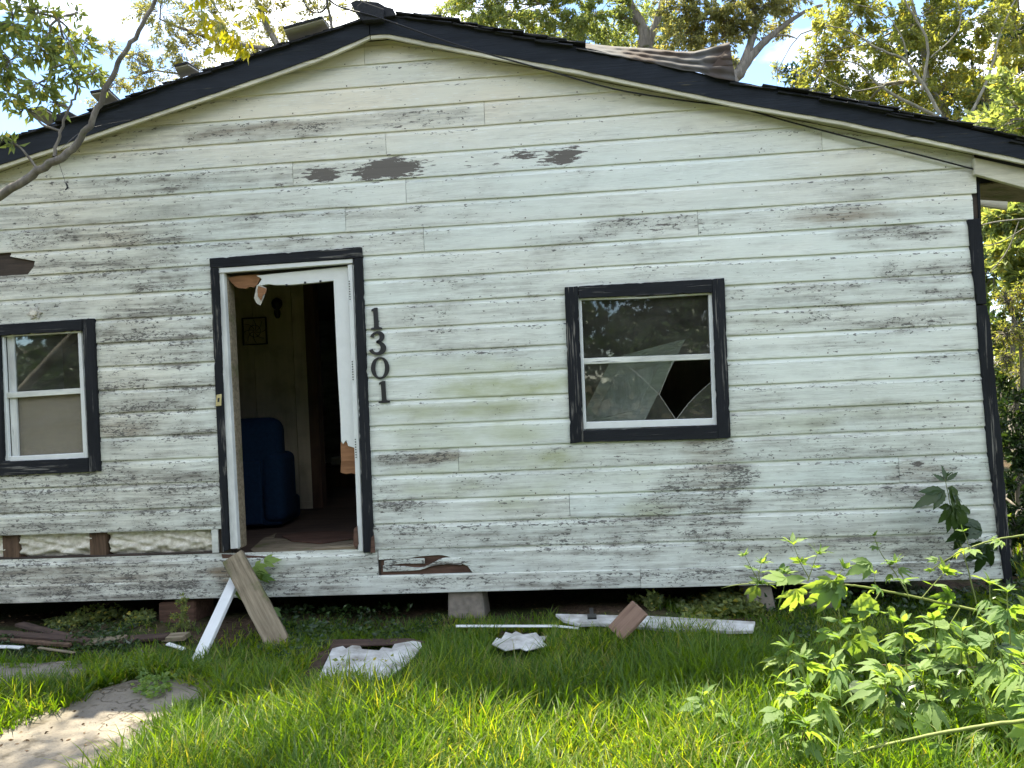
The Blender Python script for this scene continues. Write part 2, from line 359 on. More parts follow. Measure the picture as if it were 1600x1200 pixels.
# ================================================================ SETTING: ground
def gz(x, y):
    x = np.asarray(x, float); y = np.asarray(y, float)
    h = .018*np.sin(x*2.1+1)*np.cos(y*1.7) + .012*np.sin(x*5.3+y*3.1) + .006*np.sin(x*13+y*9)
    far = np.clip((np.hypot(x, y+2)-8)/30, 0, 1)
    return h*(1-far) - np.where(y > .15, .05, 0.)*np.clip((y-.15)/.3, 0, 1)
def ground():
    near = np.linspace(-9, 9, 121); a = np.concatenate([-np.geomspace(600, 9.6, 14), near, np.geomspace(9.6, 600, 14)])
    X, Y = np.meshgrid(a, a-1.0); n = len(a)
    V = np.stack([X, Y, gz(X, Y)], -1).reshape(-1, 3)
    i = np.arange(n-1)[:, None]*n; j = np.arange(n-1)[None, :]
    Q = np.stack([i+j, i+j+1, i+n+j+1, i+n+j], -1).reshape(-1, 4)
    g = G('soil_and_litter'); v = g.coords(False)
    n1 = g.noise(v, (1, 1, 1), 30, 6, .65); n2 = g.noise(v, (1, 1, 1), 2.2, 5); n3 = g.noise(v, (1, 1, 1), 90, 3)
    col = g.mix(g.rng(n1, .35, .65), (.035, .024, .016), (.10, .072, .045)); col = g.mix(g.rng(n3, .62, .68, 0, .7), col, (.20, .15, .09))
    col = g.mix(g.rng(n2, .45, .6, 0, .75), col, (.035, .06, .015))
    far = g.n('Separate' 'XYZ', None, Vector=v).outputs
    m = g.finish(col, .95, n1, .8, .02, .1)
    o = fast('ground', V, Q, None, m); tag(o, 'dark soil and leaf litter under the grass', kind='structure')
ground()

# ================================================================ HOUSE
FZ = P(450, 864).z - .02                      # floor level
HOUSE = empty('house', (-1.0, 0, 0), 'derelict white clapboard cottage with peeling paint, black trim and a black gable roof', 'house')
LX, RX, BY = -5.35, P(1545, 600).x, 7.0
pl = [P(200, 198), P(500, 91)]; pr = [P(712, 84), P(1150, 166), P(1522, 244)]
sL = (pl[1].z-pl[0].z)/(pl[1].x-pl[0].x); cL = pl[0].z - sL*pl[0].x
sR = (pr[2].z-pr[0].z)/(pr[2].x-pr[0].x); cR = sum(p.z-sR*p.x for p in pr)/3
XR = (cR-cL)/(sL-sR); ZR = cL+sL*XR
def gable(x): return np.minimum(cL+sL*np.asarray(x, float), cR+sR*np.asarray(x, float))
print('gable', sL, sR, XR, ZR, 'FZ', FZ, 'RX', RX)

# openings in world units
def rectpx(x0, y0, x1, y1):
    a, b, c, d = P(x0, y0), P(x1, y0), P(x1, y1), P(x0, y1); return a, b, c, d
DX0, DX1, DZ0, DZ1 = P(350, 640).x, P(560, 640).x, P(455, 868).z, P(450, 412).z
WX0, WX1, WZ0, WZ1 = P(905, 565).x, P(1118, 560).x, P(1015, 672).z, P(1008, 458).z
VX1, VZ0, VZ1 = P(134, 620).x, P(75, 722).z, P(75, 516).z; VX0 = P(3, 620).x

# backing wall of sheathing with its openings, studs behind the missing board
ZB = P(800, 915).z; ZI0, ZI1 = P(800, 852).z+.012, P(800, 811).z
WALL = bpy.data.objects.new('wall', None)
def wallcells():
    xs = sorted([LX, VX0, VX1, DX0, DX1, WX0, WX1, RX, P(338, 860).x]); zs = sorted([ZB, ZI0, ZI1, VZ0, VZ1, DZ0, DZ1, WZ0, WZ1])
    L = []
    for i in range(len(xs)-1):
        for j in range(len(zs)-1):
            cx, cz = (xs[i]+xs[i+1])/2, (zs[j]+zs[j+1])/2
            if DX0 < cx < DX1 and DZ0 < cz < DZ1: continue
            if WX0 < cx < WX1 and WZ0 < cz < WZ1: continue
            if VX0 < cx < VX1 and VZ0 < cz < VZ1: continue
            if cx < P(338, 860).x and ZI0 < cz < ZI1: continue
            if xs[i+1]-xs[i] < 1e-4 or zs[j+1]-zs[j] < 1e-4: continue
            L.append(((xs[i], .004, zs[j]), (xs[i+1], .05, zs[j+1])))
    return L, zs[-1]
L, ztop = wallcells()
V, Fc = [], []
for a, b in L:
    k = len(V); V += boxv(a, b); Fc += [tuple(i+k for i in f) for f in BF]
xs = [LX, XR, RX]; prof = [(LX, ztop), (RX, ztop), (RX, float(gable(RX))), (XR, ZR), (LX, float(gable(LX)))]
k = len(V); V += [(x, .004, z) for x, z in prof] + [(x, .05, z) for x, z in prof]
Fc += [tuple(k+i for i in range(5)), tuple(k+9-i for i in range(5))]
WALL = mesh('wall', V, Fc, M['sheath'], HOUSE); WALL['label'] = 'front wall, dark sheathing behind the clapboards'

# ---- paint wear, listed where it is seen on the wall: x, y, rx, ry, strength
PEEL = [(607,266,56,16,1.25),(508,275,40,12,.95),(484,268,24,9,.6),(815,244,32,9,.85),(880,245,34,14,1.0),(905,256,22,5,.7),(575,229,12,7,.7),(631,194,48,12,.42),(1035,352,70,11,.42),(870,352,60,10,.3),
        (740,262,60,18,.28),(560,300,60,10,.35),(420,292,60,8,.33),(1105,405,50,6,.3),(655,716,40,7,.5),(180,668,60,6,.6),(480,385,50,8,.35),(265,255,60,14,.25),
        (700,880,40,10,.6),(1440,727,26,10,.5),(1455,566,22,7,.45),(165,545,26,6,.35),(70,700,60,8,.3),(1215,578,16,8,.35)]
GRIME = [(420,205,150,13,1.1),(650,186,110,14,.8),(330,280,150,14,.5),(200,240,80,10,.3),(90,370,110,16,.6),(230,375,90,14,.8),(140,415,130,16,.6),(60,440,120,20,.5),(250,445,90,14,.5),
         (240,488,100,14,.9),(230,525,110,14,.8),(250,560,100,14,.55),(180,600,60,14,1.),(290,600,60,14,.5),(240,640,110,14,.9),(200,665,70,12,1.),(300,675,50,14,.7),(250,710,60,8,.3),
         (90,755,180,18,1.2),(280,750,80,16,1.0),(90,790,140,14,.8),(260,795,90,12,.7),(60,825,120,12,.6),(240,828,100,10,.6),(120,900,280,22,1.0),(260,925,330,12,.8),(480,905,110,20,.6),
         (390,345,160,12,.4),(420,380,150,12,.4),(560,335,140,12,.35),(640,370,90,12,.4),(1030,352,120,14,.6),(870,380,80,12,.3),(1000,395,120,12,.3),(700,440,100,12,.35),(660,495,80,14,.4),(690,520,80,12,.4),
         (1395,365,80,14,.95),(1290,335,90,12,.3),(1455,425,70,16,.8),(1470,460,60,12,.7),(1380,470,100,12,.4),(1230,455,120,12,.55),(1430,505,90,12,.5),(1300,540,100,12,.4),(1250,505,100,10,.4),
         (1090,785,70,50,1.1),(1110,700,40,16,.6),(1130,740,50,24,.8),(950,850,200,18,.5),(1000,810,140,14,.5),(1180,850,140,16,.7),(1350,850,140,18,.8),(1240,895,260,14,.8),(900,910,200,10,.5),(760,910,140,10,.6),
         (1450,735,60,16,.9),(1430,770,90,14,.55),(1330,640,160,14,.3),(1360,700,140,10,.3),(660,715,70,12,.9),(640,790,60,12,.5),(800,470,80,10,.3),(1180,620,50,40,.3),(860,840,90,14,.5),(640,880,60,14,.8),(1480,560,60,14,.4),
         (740,545,120,10,.35),(680,835,80,12,.35),(1060,590,30,8,.1),(1460,860,90,22,.9)]
GREEN = [(745,575,60,13,.6),(790,605,95,16,.95),(700,640,90,9,.6),(770,640,60,12,.75),(760,680,90,16,.55),(690,690,50,14,.4),(868,718,26,12,1.1),(800,716,90,14,.6),(700,765,60,11,.6),(820,765,50,12,.5),(800,790,40,10,.5),
         (1012,793,36,11,.75),(1260,660,40,14,.35),(1180,665,60,14,.25),(660,670,60,10,.4),(640,570,60,12,.2),(1380,640,90,12,.25),(1340,850,160,20,.3),(860,575,40,10,.3),(950,740,80,14,.2),(660,735,50,8,.5),(1190,500,60,12,.15)]
BROWN = [(1300,338,75,11,.75),(1345,335,40,10,.5),(420,205,120,12,.5),(185,672,50,10,.8),(200,375,40,12,.35),(1110,715,40,60,.3),(690,712,50,8,.5),(1440,735,40,14,.4),(120,900,200,20,.3),(360,895,30,18,.8),(500,870,90,4,.3)]
def ell(lst):
    out = []
    for x, y, rx, ry, s in lst:
        c = P(x, y); out.append((c.x, c.z, rx/222., ry/222., s))
    return out
EP, EG, EN, EB = ell(PEEL), ell(GRIME), ell(GREEN), ell(BROWN)
def field(E, X, Z, soft=1.):
    f = np.zeros_like(X)
    for cx, cz, rx, rz, s in E:
        d = ((X-cx)/rx)**2 + ((Z-cz)/rz)**2
        f = np.maximum(f, s*(np.exp(-d*.85) if soft == 1. else np.clip(1.25-d*soft, 0, 1)))
    return f
def setmask(me, X, Z, vv, seed):
    # shape noise keeps the patches ragged
    a = np.random.default_rng(seed).uniform(0, 6.28, 4)
    Xd = X + .03*np.sin(Z*23+a[0]) + .015*np.sin(X*17+a[1]); Zd = Z + .010*np.sin(X*14+a[2]) + .005*np.sin(X*41+a[3])
    gr = field(EG, Xd, Zd, .8); gr = np.maximum(gr, .12+.12*np.sin(X*1.3+a[0]))
    gr = gr + .20*np.clip((P(420, 600).x-X)/.5, 0, 1); gr = gr + .16*np.clip((P(800, 660).z-Z)/.4, 0, 1)
    gn = field([(cx, cz, rx*1.35, rz*1.15, st) for cx, cz, rx, rz, st in EN], Xd, Zd, .9); pe = field(EP, Xd, Zd, 1.); br = field(EB, Xd, Zd, .8)
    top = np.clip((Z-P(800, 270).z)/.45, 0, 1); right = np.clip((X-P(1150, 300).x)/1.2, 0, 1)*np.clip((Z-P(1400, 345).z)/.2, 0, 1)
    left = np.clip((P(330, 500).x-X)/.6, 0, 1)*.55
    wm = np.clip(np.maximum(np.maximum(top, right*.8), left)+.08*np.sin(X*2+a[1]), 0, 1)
    one = np.ones_like(X)
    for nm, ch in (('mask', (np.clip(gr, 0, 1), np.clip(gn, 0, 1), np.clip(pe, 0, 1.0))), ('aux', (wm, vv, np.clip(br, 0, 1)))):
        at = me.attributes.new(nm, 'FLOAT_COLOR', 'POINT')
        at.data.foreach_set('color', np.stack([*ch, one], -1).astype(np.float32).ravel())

PROF = [(0., .000), (0., -.016), (.04, -.017), (.3, -.0165), (.55, -.0165), (.76, -.016), (.80, -.012), (.88, -.006), (1.0, -.004)]
nboard = [0]
def board(x0, x1, zb, zt, proud=0., bot=None, top=None, clipg=True, flat=False, knots=()):
    """x0, x1: numbers or functions of v (0 bottom .. 1 top); bot/top: optional functions of x that trim the outline"""
    f0 = x0 if callable(x0) else (lambda v: x0); f1 = x1 if callable(x1) else (lambda v: x1)
    xa, xb = min(f0(0), f0(1)), max(f1(0), f1(1))
    if clipg:                                      # stay under the rake
        xs_ = np.linspace(xa, xb, 800); ok = gable(xs_) > zb + .012
        if not ok.any(): return
        if gable(xa) <= zb+.012: xa = xs_[ok][0]; f0 = (lambda v, q=xa: q)
        if gable(xb) <= zb+.012: xb = xs_[ok][-1]; f1 = (lambda v, q=xb: q)
    n = max(3, int((xb-xa)/.035)); u = np.linspace(0, 1, n); nboard[0] += 1
    if len(knots):
        kk = [(q+e-xa)/(xb-xa) for q in knots for e in (-.0008, .0008)]
        u = np.sort(np.concatenate([u, [q for q in kk if 0 < q < 1]])); n = len(u)
    rr = random.Random(nboard[0]*7+3); ph = [rr.uniform(0, 6.3) for _ in range(4)]; wig = rr.uniform(.0006, .002)
    rows = []
    prof = PROF if not flat else [(0, 0), (0, -.020), (.06, -.0215), (.5, -.0215), (.94, -.0215), (1, -.018), (1, 0)]
    for v, y in prof:
        X = f0(v) + (f1(v)-f0(v))*u
        B = np.full(n, zb) if bot is None else np.maximum(zb, bot(X))
        T = np.full(n, zt) if top is None else np.minimum(zt, top(X))
        if clipg: T = np.minimum(T, gable(X)-.004)
        T = np.maximum(T, B+.001)
        sag = wig*np.sin(X*1.9+ph[0]) + .0007*np.sin(X*7+ph[1])
        Z = B + (T-B)*v + sag*(1 if v < .5 else .3)
        Yv = y - proud - (.0015*np.sin(X*2.7+ph[2])+.0012 if y < -.001 else 0)
        rows.append(np.stack([X, np.broadcast_to(Yv, X.shape), Z], -1))
    Vv = np.array(rows); m = len(rows)
    # ends closed by folding back to the wall
    Lc = Vv[:, :1].copy(); Lc[..., 1] = .002; Rc = Vv[:, -1:].copy(); Rc[..., 1] = .002
    Vv = np.concatenate([Lc, Vv, Rc], 1); n2 = n+2; Vf = Vv.reshape(-1, 3)
    i = np.arange(m-1)[:, None]*n2; j = np.arange(n2-1)[None, :]
    Q = np.stack([i+j, i+j+1, i+n2+j+1, i+n2+j], -1).reshape(-1, 4)
    c = Vector(((xa+xb)/2, 0, (zb+zt)/2))
    X, Z = Vf[:, 0].copy(), Vf[:, 2].copy()
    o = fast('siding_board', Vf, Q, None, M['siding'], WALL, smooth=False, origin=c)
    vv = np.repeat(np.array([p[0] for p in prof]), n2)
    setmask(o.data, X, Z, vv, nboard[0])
    return o

ys = [921, 893, 852, 811, 774, 734, 695, 656, 617, 579, 541, 503, 464, 424.5, 386, 347, 308, 268, 230, 193, 156, 119, 84, 50]
zl = [P(800, y).z for y in ys]
corner = [(240, 1521), (262, 1522), (301, 1524), (343, 1513), (400, 1515), (450, 1520), (500, 1524), (550, 1527), (620, 1535), (700, 1541), (762, 1550), (800, 1555), (840, 1559), (915, 1572)]
def rightx(z):
    zz = [P(x, y).z for y, x in corner]; xx = [P(x, y).x for y, x in corner]
    return float(np.interp(z, zz[::-1], xx[::-1]))
J = {20: [], 19: [(757, 175)], 18: [(604, 225)], 17: [(459, 275)], 16: [(635, 300)], 15: [(541, 343)], 14: [(1090, 348), (663, 375)]}
# joints between boards, found by the pixel they are seen at
JP = [(757,175),(604,225),(459,275),(635,300),(541,343),(1090,348),(1283,224),(663,375),(570,78),(1403,731),(717,722),(890,790)]
JW = [(P(x, y).x, P(x, y).z) for x, y in JP]
gp = .0015
TO = .016
win_z = (P(1010, 687).z, P(1010, 440).z); door_z = (P(458, 866).z, P(450, 394).z); lw_z = (P(80, 741).z, P(80, 501).z)
wx = (P(888, 565).x, P(1137, 560).x); dx = (P(337, 640).x, P(576, 640).x); lx = (P(-26, 620).x, P(151, 620).x)
for r in range(len(zl)-1):
    zb, zt = zl[r], zl[r+1]+.010; zm = (zl[r]+zl[r+1])/2; xr = rightx(zm)
    if r <= 1: continue                            # the two lowest rows are broken and are laid out below
    segs = [[LX, xr]]; notch = []
    for (a, b), (z0, z1) in ((wx, win_z), (dx, door_z), (lx, lw_z)):
        if z0 <= zl[r]+.004 and z1 >= zl[r+1]-.004:
            segs = [t for s in segs for t in ([[s[0], a+TO], [b-TO, s[1]]] if s[0] < a and b < s[1] else [s])]
        elif z0+TO < zl[r+1] and z1-TO > zl[r]: notch.append((a+TO, b-TO, z0+TO, z1-TO))
    if r == 2: segs = [s for s in segs if s[0] > -1.5]
    for jx, jz in JW:
        if zl[r] < jz < zl[r+1]:
            segs = [t for s in segs for t in ([[s[0], jx-gp], [jx+gp, s[1]]] if s[0] < jx < s[1] else [s])]
    for s in segs:
        x0, x1 = s
        if r == 14 and x0 < -3.5 and False: pass
        # the board with its end torn off beside the left edge
        zh = P(30, 412).z
        if zl[r] < zh < zl[r+1] and x0 < P(20, 412).x:
            tear = lambda v: float(np.interp(v, [0, .12, .3, .42, .55, .7, .78, .9, 1], [P(q, 420).x for q in (47, 44, 55, 49, 58, 40, 18, 20, 19)]))
            o = board(tear, x1, zb, zt)
            continue
        kw = {}
        if notch:
            kw['knots'] = [q for nn in notch for q in nn[:2]]
            lows = [nn for nn in notch if nn[3] < zl[r+1] and nn[2] < zl[r]+.004]; highs = [nn for nn in notch if nn not in lows]
            if lows: kw['bot'] = lambda X, L=lows: np.max([np.where((X > a_) & (X < b_), z1_, -9.) for a_, b_, z0_, z1_ in L], 0)
            if highs: kw['top'] = lambda X, L=highs: np.min([np.where((X > a_) & (X < b_), z0_, 99.) for a_, b_, z0_, z1_ in L], 0)
        o = board(x0, x1, zb, zt, **kw)
# bottom rows
xdl, xdr = P(594, 885).x, P(1160, 890).x
b1, b2 = zl[1], zl[2]
hl = P(333, 862).x
# left of the doorway: row 2 (811..852) ended above the missing board; the strip is open with studs and insulation
o = board(LX, P(592, 885).x-.002, zl[1], zl[2]+.004)
o = board(P(594, 905).x, rightx(b1), zl[1], zl[2]+.01, bot=lambda X: np.interp(X, [P(x, 900).x for x in (594, 640, 655, 690, 700, 712, 730, 760, 820)], [P(x, y).z for x, y in ((594,874),(640,872),(655,869),(690,866),(700,868),(705,872),(715,884),(740,881),(820,860))]) * (X < P(735, 890).x) + (X >= P(735, 890).x)*-9)
board(P(600, 900).x, P(722, 890).x, P(660, 893).z, P(660, 872).z, proud=-.004, bot=lambda X: np.interp(X, [P(x, 900).x for x in (600, 635, 660, 675, 700, 722)], [P(x, y).z for x, y in ((600,892),(635,891),(660,889),(678,883),(700,880),(722,882))]), top=lambda X: np.interp(X, [P(x, 900).x for x in (600, 630, 655, 668, 690, 722)], [P(x, y).z for x, y in ((600,883),(630,884),(650,887),(668,884),(690,872),(722,866))]), clipg=False, flat=True)
board(P(601, 880).x, P(664, 880).x, P(640, 884).z, P(640, 871).z, proud=-.009, top=lambda X: np.interp(X, [P(x, 880).x for x in (601, 630, 664)], [P(x, y).z for x, y in ((601,876),(630,872),(664,872))]), bot=lambda X: np.interp(X, [P(x, 880).x for x in (601, 630, 664)], [P(x, y).z for x, y in ((601,883),(630,880),(664,880))]), clipg=False, flat=True)
board(LX, P(1000, 900).x, zl[0]-.004, zl[1], flat=True, clipg=False); board(P(1000, 900).x+.003, rightx(zl[0]), zl[0]-.004, zl[1], flat=True, clipg=False)
# short white filler at the end of the open strip
box('filler_strip', (P(333, 862).x, -.012, ZI0), (P(343, 862).x, .0035, ZI1+.01), M['whitedirtyx'], WALL)
for px_ in (15, 152, -130):
    c = P(px_, 863).x; boxes('stud', [((c-.075, .03, ZI0-.05), (c-.005, .12, ZI1+.05)), ((c+.003, .02, ZI0-.05), (c+.055, .11, ZI1+.05))], M['stud'], WALL)
def insulation(xa, xb):
    n, m = int((xb-xa)/.012), 14; X = np.linspace(xa, xb, n); Z = np.linspace(ZI0-.03, ZI1+.02, m)
    XX, ZZ = np.meshgrid(X, Z); r2 = np.random.default_rng(int(abs(xa)*100))
    Y = .045 + .012*np.sin(XX*31+3*np.sin(ZZ*60)) + .01*np.sin(ZZ*90+XX*20) + r2.normal(0, .004, XX.shape) + .05*np.clip((ZI0+.025+.012*np.sin(XX*22)-ZZ)/.03, 0, 1)
    V = np.stack([XX, Y, ZZ], -1).reshape(-1, 3); i = np.arange(m-1)[:, None]*n; j = np.arange(n-1)[None, :]
    Q = np.stack([i+j, i+j+1, i+n+j+1, i+n+j], -1).reshape(-1, 4)
    c = V.mean(0); fast('insulation', V, Q, None, M['insul'], WALL, origin=Vector(c))
insulation(P(26, 860).x, P(141, 860).x); insulation(P(166, 860).x, P(336, 860).x); insulation(LX, P(4, 860).x)
box('cavity_back', (LX, .13, ZI0-.1), (P(345, 860).x, .14, ZI1+.1), M['sheath'], WALL)
# rotten wood seen through the split board
pp('rotten_backing', [(596,866),(735,860),(735,893),(596,901)], .001, .002, M['rotten'], WALL, 0)

def nails():
    V, Fc = [], []
    for r in range(2, len(zl)-1):
        for k in range(-13, 9):
            x = k*.406+.13+random.uniform(-.012, .012); z = zl[r]+.014+random.uniform(-.004, .006)
            if x > rightx(z)-.03 or z > gable(x)-.05 or random.random() < .25: continue
            if any(a-.05 < x < b+.05 and z0-.05 < z < z1+.05 for (a, b), (z0, z1) in ((wx, win_z), (dx, door_z), (lx, lw_z))): continue
            k0 = len(V); rr_ = random.uniform(.0035, .0055); V += [(x+math.cos(q*1.047)*rr_, -.0195, z+math.sin(q*1.047)*rr_) for q in range(6)]; Fc.append(tuple(range(k0, k0+6)))
    o = mesh('nail_heads', V, Fc, M['rust'], WALL); o['kind'] = 'stuff'
nails()
# ---- other walls, floor, ceiling
box('side_wall', (LX, .05, -.1), (LX+.1, BY, float(gable(LX))), M['whitedirtyx'], HOUSE)  # lower part added to close the crawl space to daylight
for a_, b_ in (((RX-.12, .06, ZB+.02), (RX-.02, 2.7, float(gable(RX))-.02)), ((RX-.12, 4.5, ZB+.02), (RX-.02, BY, float(gable(RX))-.02)), ((RX-.12, 2.7, ZB+.02), (RX-.02, 4.5, FZ+.7)), ((RX-.12, 2.7, FZ+2.1), (RX-.02, 4.5, float(gable(RX))-.02))): box('side_wall', a_, b_, M['whitedirtyx'], HOUSE)  # opening between these pieces is added to let daylight into the blue room
box('light_block_skirt', (RX-.3, 2.2, -.1), (RX-.26, BY, ZB+.1), M['sheath'], HOUSE)  # unseen skirt added to keep daylight out of the crawl space
prism('back_wall', [(LX, BY, -.1), (RX, BY, -.1), (RX, BY, float(gable(RX))), (XR, BY, ZR), (LX, BY, float(gable(LX)))], .1, M['whitedirtyx'], HOUSE)  # carried on down to the ground so the crawl space stays dark
box('floor', (LX+.1, .055, FZ-.12), (RX-.12, BY, FZ), M['floor'], HOUSE)
box('ceiling', (LX+.1, .055, FZ+2.35), (RX-.12, BY, FZ+2.38), M['plaster'], HOUSE)
for yy in (1.2, 2.6, 4.2): box('floor_beam', (LX+.1, yy, FZ-.30), (RX-.3, yy+.1, FZ-.121), M['debris'], HOUSE)
# partition with a doorway into a blue room
PY = 2.2
pdx0, pdx1 = P(497, 600, PY).x, P(497, 600, PY).x+.86; pdz = P(500, 430, PY).z
xs_ = np.arange(LX+.1, pdx0-.1, .41)
for i_, xa in enumerate(xs_):
    xb = min(xa+.404, pdx0-.11); box('wall_panel', (xa, PY, FZ), (xb, PY+.03, FZ+2.35), M['panel'], HOUSE)
box('wall_panel', (pdx1+.11, PY, FZ), (RX-.13, PY+.03, FZ+2.35), M['panel'], HOUSE)
box('wall_panel', (pdx0-.107, PY, pdz+.08), (pdx1+.107, PY+.03, FZ+2.35), M['panel'], HOUSE)
boxes('inner_door_frame', [((pdx0-.105, PY-.02, FZ), (pdx0, PY+.12, pdz)), ((pdx1, PY-.02, FZ), (pdx1+.105, PY+.12, pdz)), ((pdx0-.105, PY-.02, pdz+.001), (pdx1+.105, PY+.12, pdz+.08))], M['darkwood'], HOUSE, .004)
box('baseboard', (LX+.1, PY-.014, FZ), (pdx0-.107, PY, FZ+.07), M['panel'], HOUSE)
box('inner_wall', (pdx0-.5, 5.0, FZ), (RX-.13, 5.05, FZ+2.35), M['bluewall'], HOUSE)
box('inner_wall', (P(720, 600, .3).x, .06, FZ), (P(720, 600, .3).x+.06, PY-.03, FZ+2.35), M['panel'], HOUSE)

# ================================================================ ROOF
ROOF = None
FY = -.13
up_l = [P(x, y, FY) for x, y in ((-230,300),(0,219),(125,180),(219,144),(328,108),(447,67),(500,50),(560,30),(577,23))]
lo_l = [P(x, y, FY) for x, y in ((-230,338),(0,257),(110,221),(200,190),(344,142),(500,88),(560,62),(577,54))]
up_r = [P(x, y, FY) for x, y in ((578.5,23),(615,22),(712,36),(800,54),(900,72),(1000,93),(1150,127),(1319,159),(1480,194),(1600,222),(1660,236))]
lo_r = [P(x, y, FY) for x, y in ((578.5,54),(603,52),(712,74),(900,108),(1150,160),(1319,189),(1522,232),(1600,249),(1668,264))]
def resample(pl_, n, jit):
    xs0 = [p.x for p in pl_]; zs0 = [p.z for p in pl_]; xs = np.linspace(xs0[0], xs0[-1], n)
    return [Vector((x, FY, float(np.interp(x, xs0, zs0)) + random.uniform(-jit, jit))) for x in xs]
def deck():
    # two sloping slabs of boards and tar paper behind the fascias
    V, Fc = [], []
    eL, eR = up_l[0].x, up_r[-1].x
    out = []
    for (xa, xb) in ((eL, XR), (XR, eR)):
        za, zb = float(gable(xa))+.02, float(gable(xb))+.02
        out.append(([(xa, FY+.034, za), (xb, FY+.034, zb), (xb, FY+.034, zb+.075), (xa, FY+.034, za+.075)]))
    o = prism('roof', out[0], BY+.4, M['shingle'], HOUSE); o2 = prism('roof_slope', out[1], BY+.4, M['shingle'], o); return o
ROOF = deck(); ROOF['label'] = 'black gable roof with lifting asphalt shingles'
a = resample(up_l, 60, .003); b = resample(lo_l, 60, .002)
prism('fascia_board', a + b[::-1], .03, M['fascia'], ROOF)
a = resample(up_r, 70, .003); b = resample(lo_r, 70, .002)
prism('fascia_board', a + b[::-1], .03, M['fascia'], ROOF)
# cream soffit strip between fascia and wall
for sgn, (xa, xb) in ((-1, (up_l[0].x, XR)), (1, (XR, RX-.03))):
    za, zb = float(gable(xa)), float(gable(xb))
    prism('soffit_board', [(xa, FY+.032, za-.0), (xb, FY+.032, zb-.0), (xb, FY+.032, zb+.019), (xa, FY+.032, za+.019)], -FY-.03-.008, M['frieze'], ROOF)
# frieze trim hanging a little below the fascia
for pts, nm in ((lo_l, 0), (lo_r, 1)):
    q = resample(pts, 40, .001); q2 = [Vector((p.x, p.y, p.z-.026)) for p in q]
    prism('rake_moulding', [Vector((p.x, FY+.008, p.z+.01)) for p in q] + [Vector((p.x, FY+.008, p.z)) for p in q2[::-1]], .022, M['frieze'], ROOF)
# shingle edges along the rake: courses of tabs sharing one mesh
def shingles():
    V = boxv((-.15, 0, 0), (.15, .9, .009)); me = bpy.data.meshes.new('shingle'); 
    V = []
    for k in range(5):
        x = -.15+.3*k/4; V += [(x, random.uniform(-.012, .012), 0), (x, .9, 0), (x, .9, .009), (x, random.uniform(-.012, .012), .009)]
    Fc = []
    for k in range(4):
        a0 = k*4
        for j in range(4): Fc.append((a0+j, a0+4+j, a0+4+(j+1) % 4, a0+(j+1) % 4))
    Fc += [(0, 1, 2, 3), (19, 18, 17, 16)]
    me.from_pydata(V, [], Fc); me.update(); me.materials.append(M['shingle'])
    for ptsup, sg in ((up_l, 1), (up_r, -1)):
        xs0 = [p.x for p in ptsup]; zs0 = [p.z for p in ptsup]; x = xs0[0]+.1 if sg > 0 else xs0[0]+.12
        while x < xs0[-1]-.1:
            z = float(np.interp(x, xs0, zs0)); sl_ = (np.interp(x+.05, xs0, zs0)-np.interp(x-.05, xs0, zs0))/.1
            for lay in range(2):
                if random.random() < .12 or P(895, 70, FY).x < x < P(1150, 127, FY).x: continue
                o = bpy.data.objects.new('shingle', me); COL.objects.link(o); o.parent = ROOF
                off = ROOF.location + HOUSE.location
                o.location = Vector((x+lay*.07+random.uniform(-.02, .02), FY-.02+random.uniform(-.02, .015), z-.020+lay*.010)) - off
                o.rotation_euler = (random.uniform(-.008, .02), -math.atan(sl_)+sg*.05+random.uniform(-.025, .03), random.uniform(-.03, .03)); o.scale = (random.uniform(.85, 1.1), 1, random.uniform(.8, 1.3))
            x += .145
shingles()
# raised, torn tabs on the left slope: dark top sheet on a pale underside
def flap(pt, k=0):
    (ax, ay), (bx, by), (cx, cy), (dx_, dy) = pt       # top-left, top-right, bottom-right, bottom-left
    A, B, C_, D_ = P(ax, ay, -.22), P(bx, by, -.22), P(cx, cy, -.02), P(dx_, dy, -.02)
    n = (B-A).cross(D_-A).normalized()
    if n.z < 0: n = -n
    o = prism('curled_shingle', [A, B, C_, D_], .009, M['under'], ROOF, dirv=n)
    e = n*.0095
    a0 = (A-D_)*.05; prism('curled_shingle', [A+e+a0, B+e+a0, C_+e, D_+e], .014, M['shingle'], ROOF, dirv=n)
flap([(444,48),(505,31),(516,47),(452,66)]); flap([(273,107),(294,102),(312,113),(282,122)]); flap([(142,148),(170,143),(188,160),(162,168)]); flap([(42,176),(68,171),(96,188),(74,196)])
pp('curled_shingle', [(88,178),(105,172),(121,182),(112,190),(86,190)], -.1, .3, M['shingle'], ROOF)
for pt in ([(236,140),(250,132),(262,134),(262,144)], [(325,108),(360,96),(400,82),(440,66),(452,66),(452,72),(330,112)], [(200,150),(222,143),(224,148)], [(1195,140),(1200,133),(1212,136),(1224,140),(1224,146)], [(1560,214),(1557,204),(1566,212),(1590,220),(1575,226)], [(1318,163),(1330,158),(1345,164),(1345,172)]):
    pp('shingle_scrap', pt, -.08, .25, M['shingle'], ROOF, 0)
# ridge cap
pp('ridge_cap', [(547,4),(556,0),(590,3),(602,10),(614,13),(618,24),(577,30),(562,27)], -.17, 1.0, M['shingle'], ROOF)
pp('ridge_cap', [(553,14),(566,2),(600,14),(598,30),(566,32)], -.19, .9, M['shingle'], ROOF)
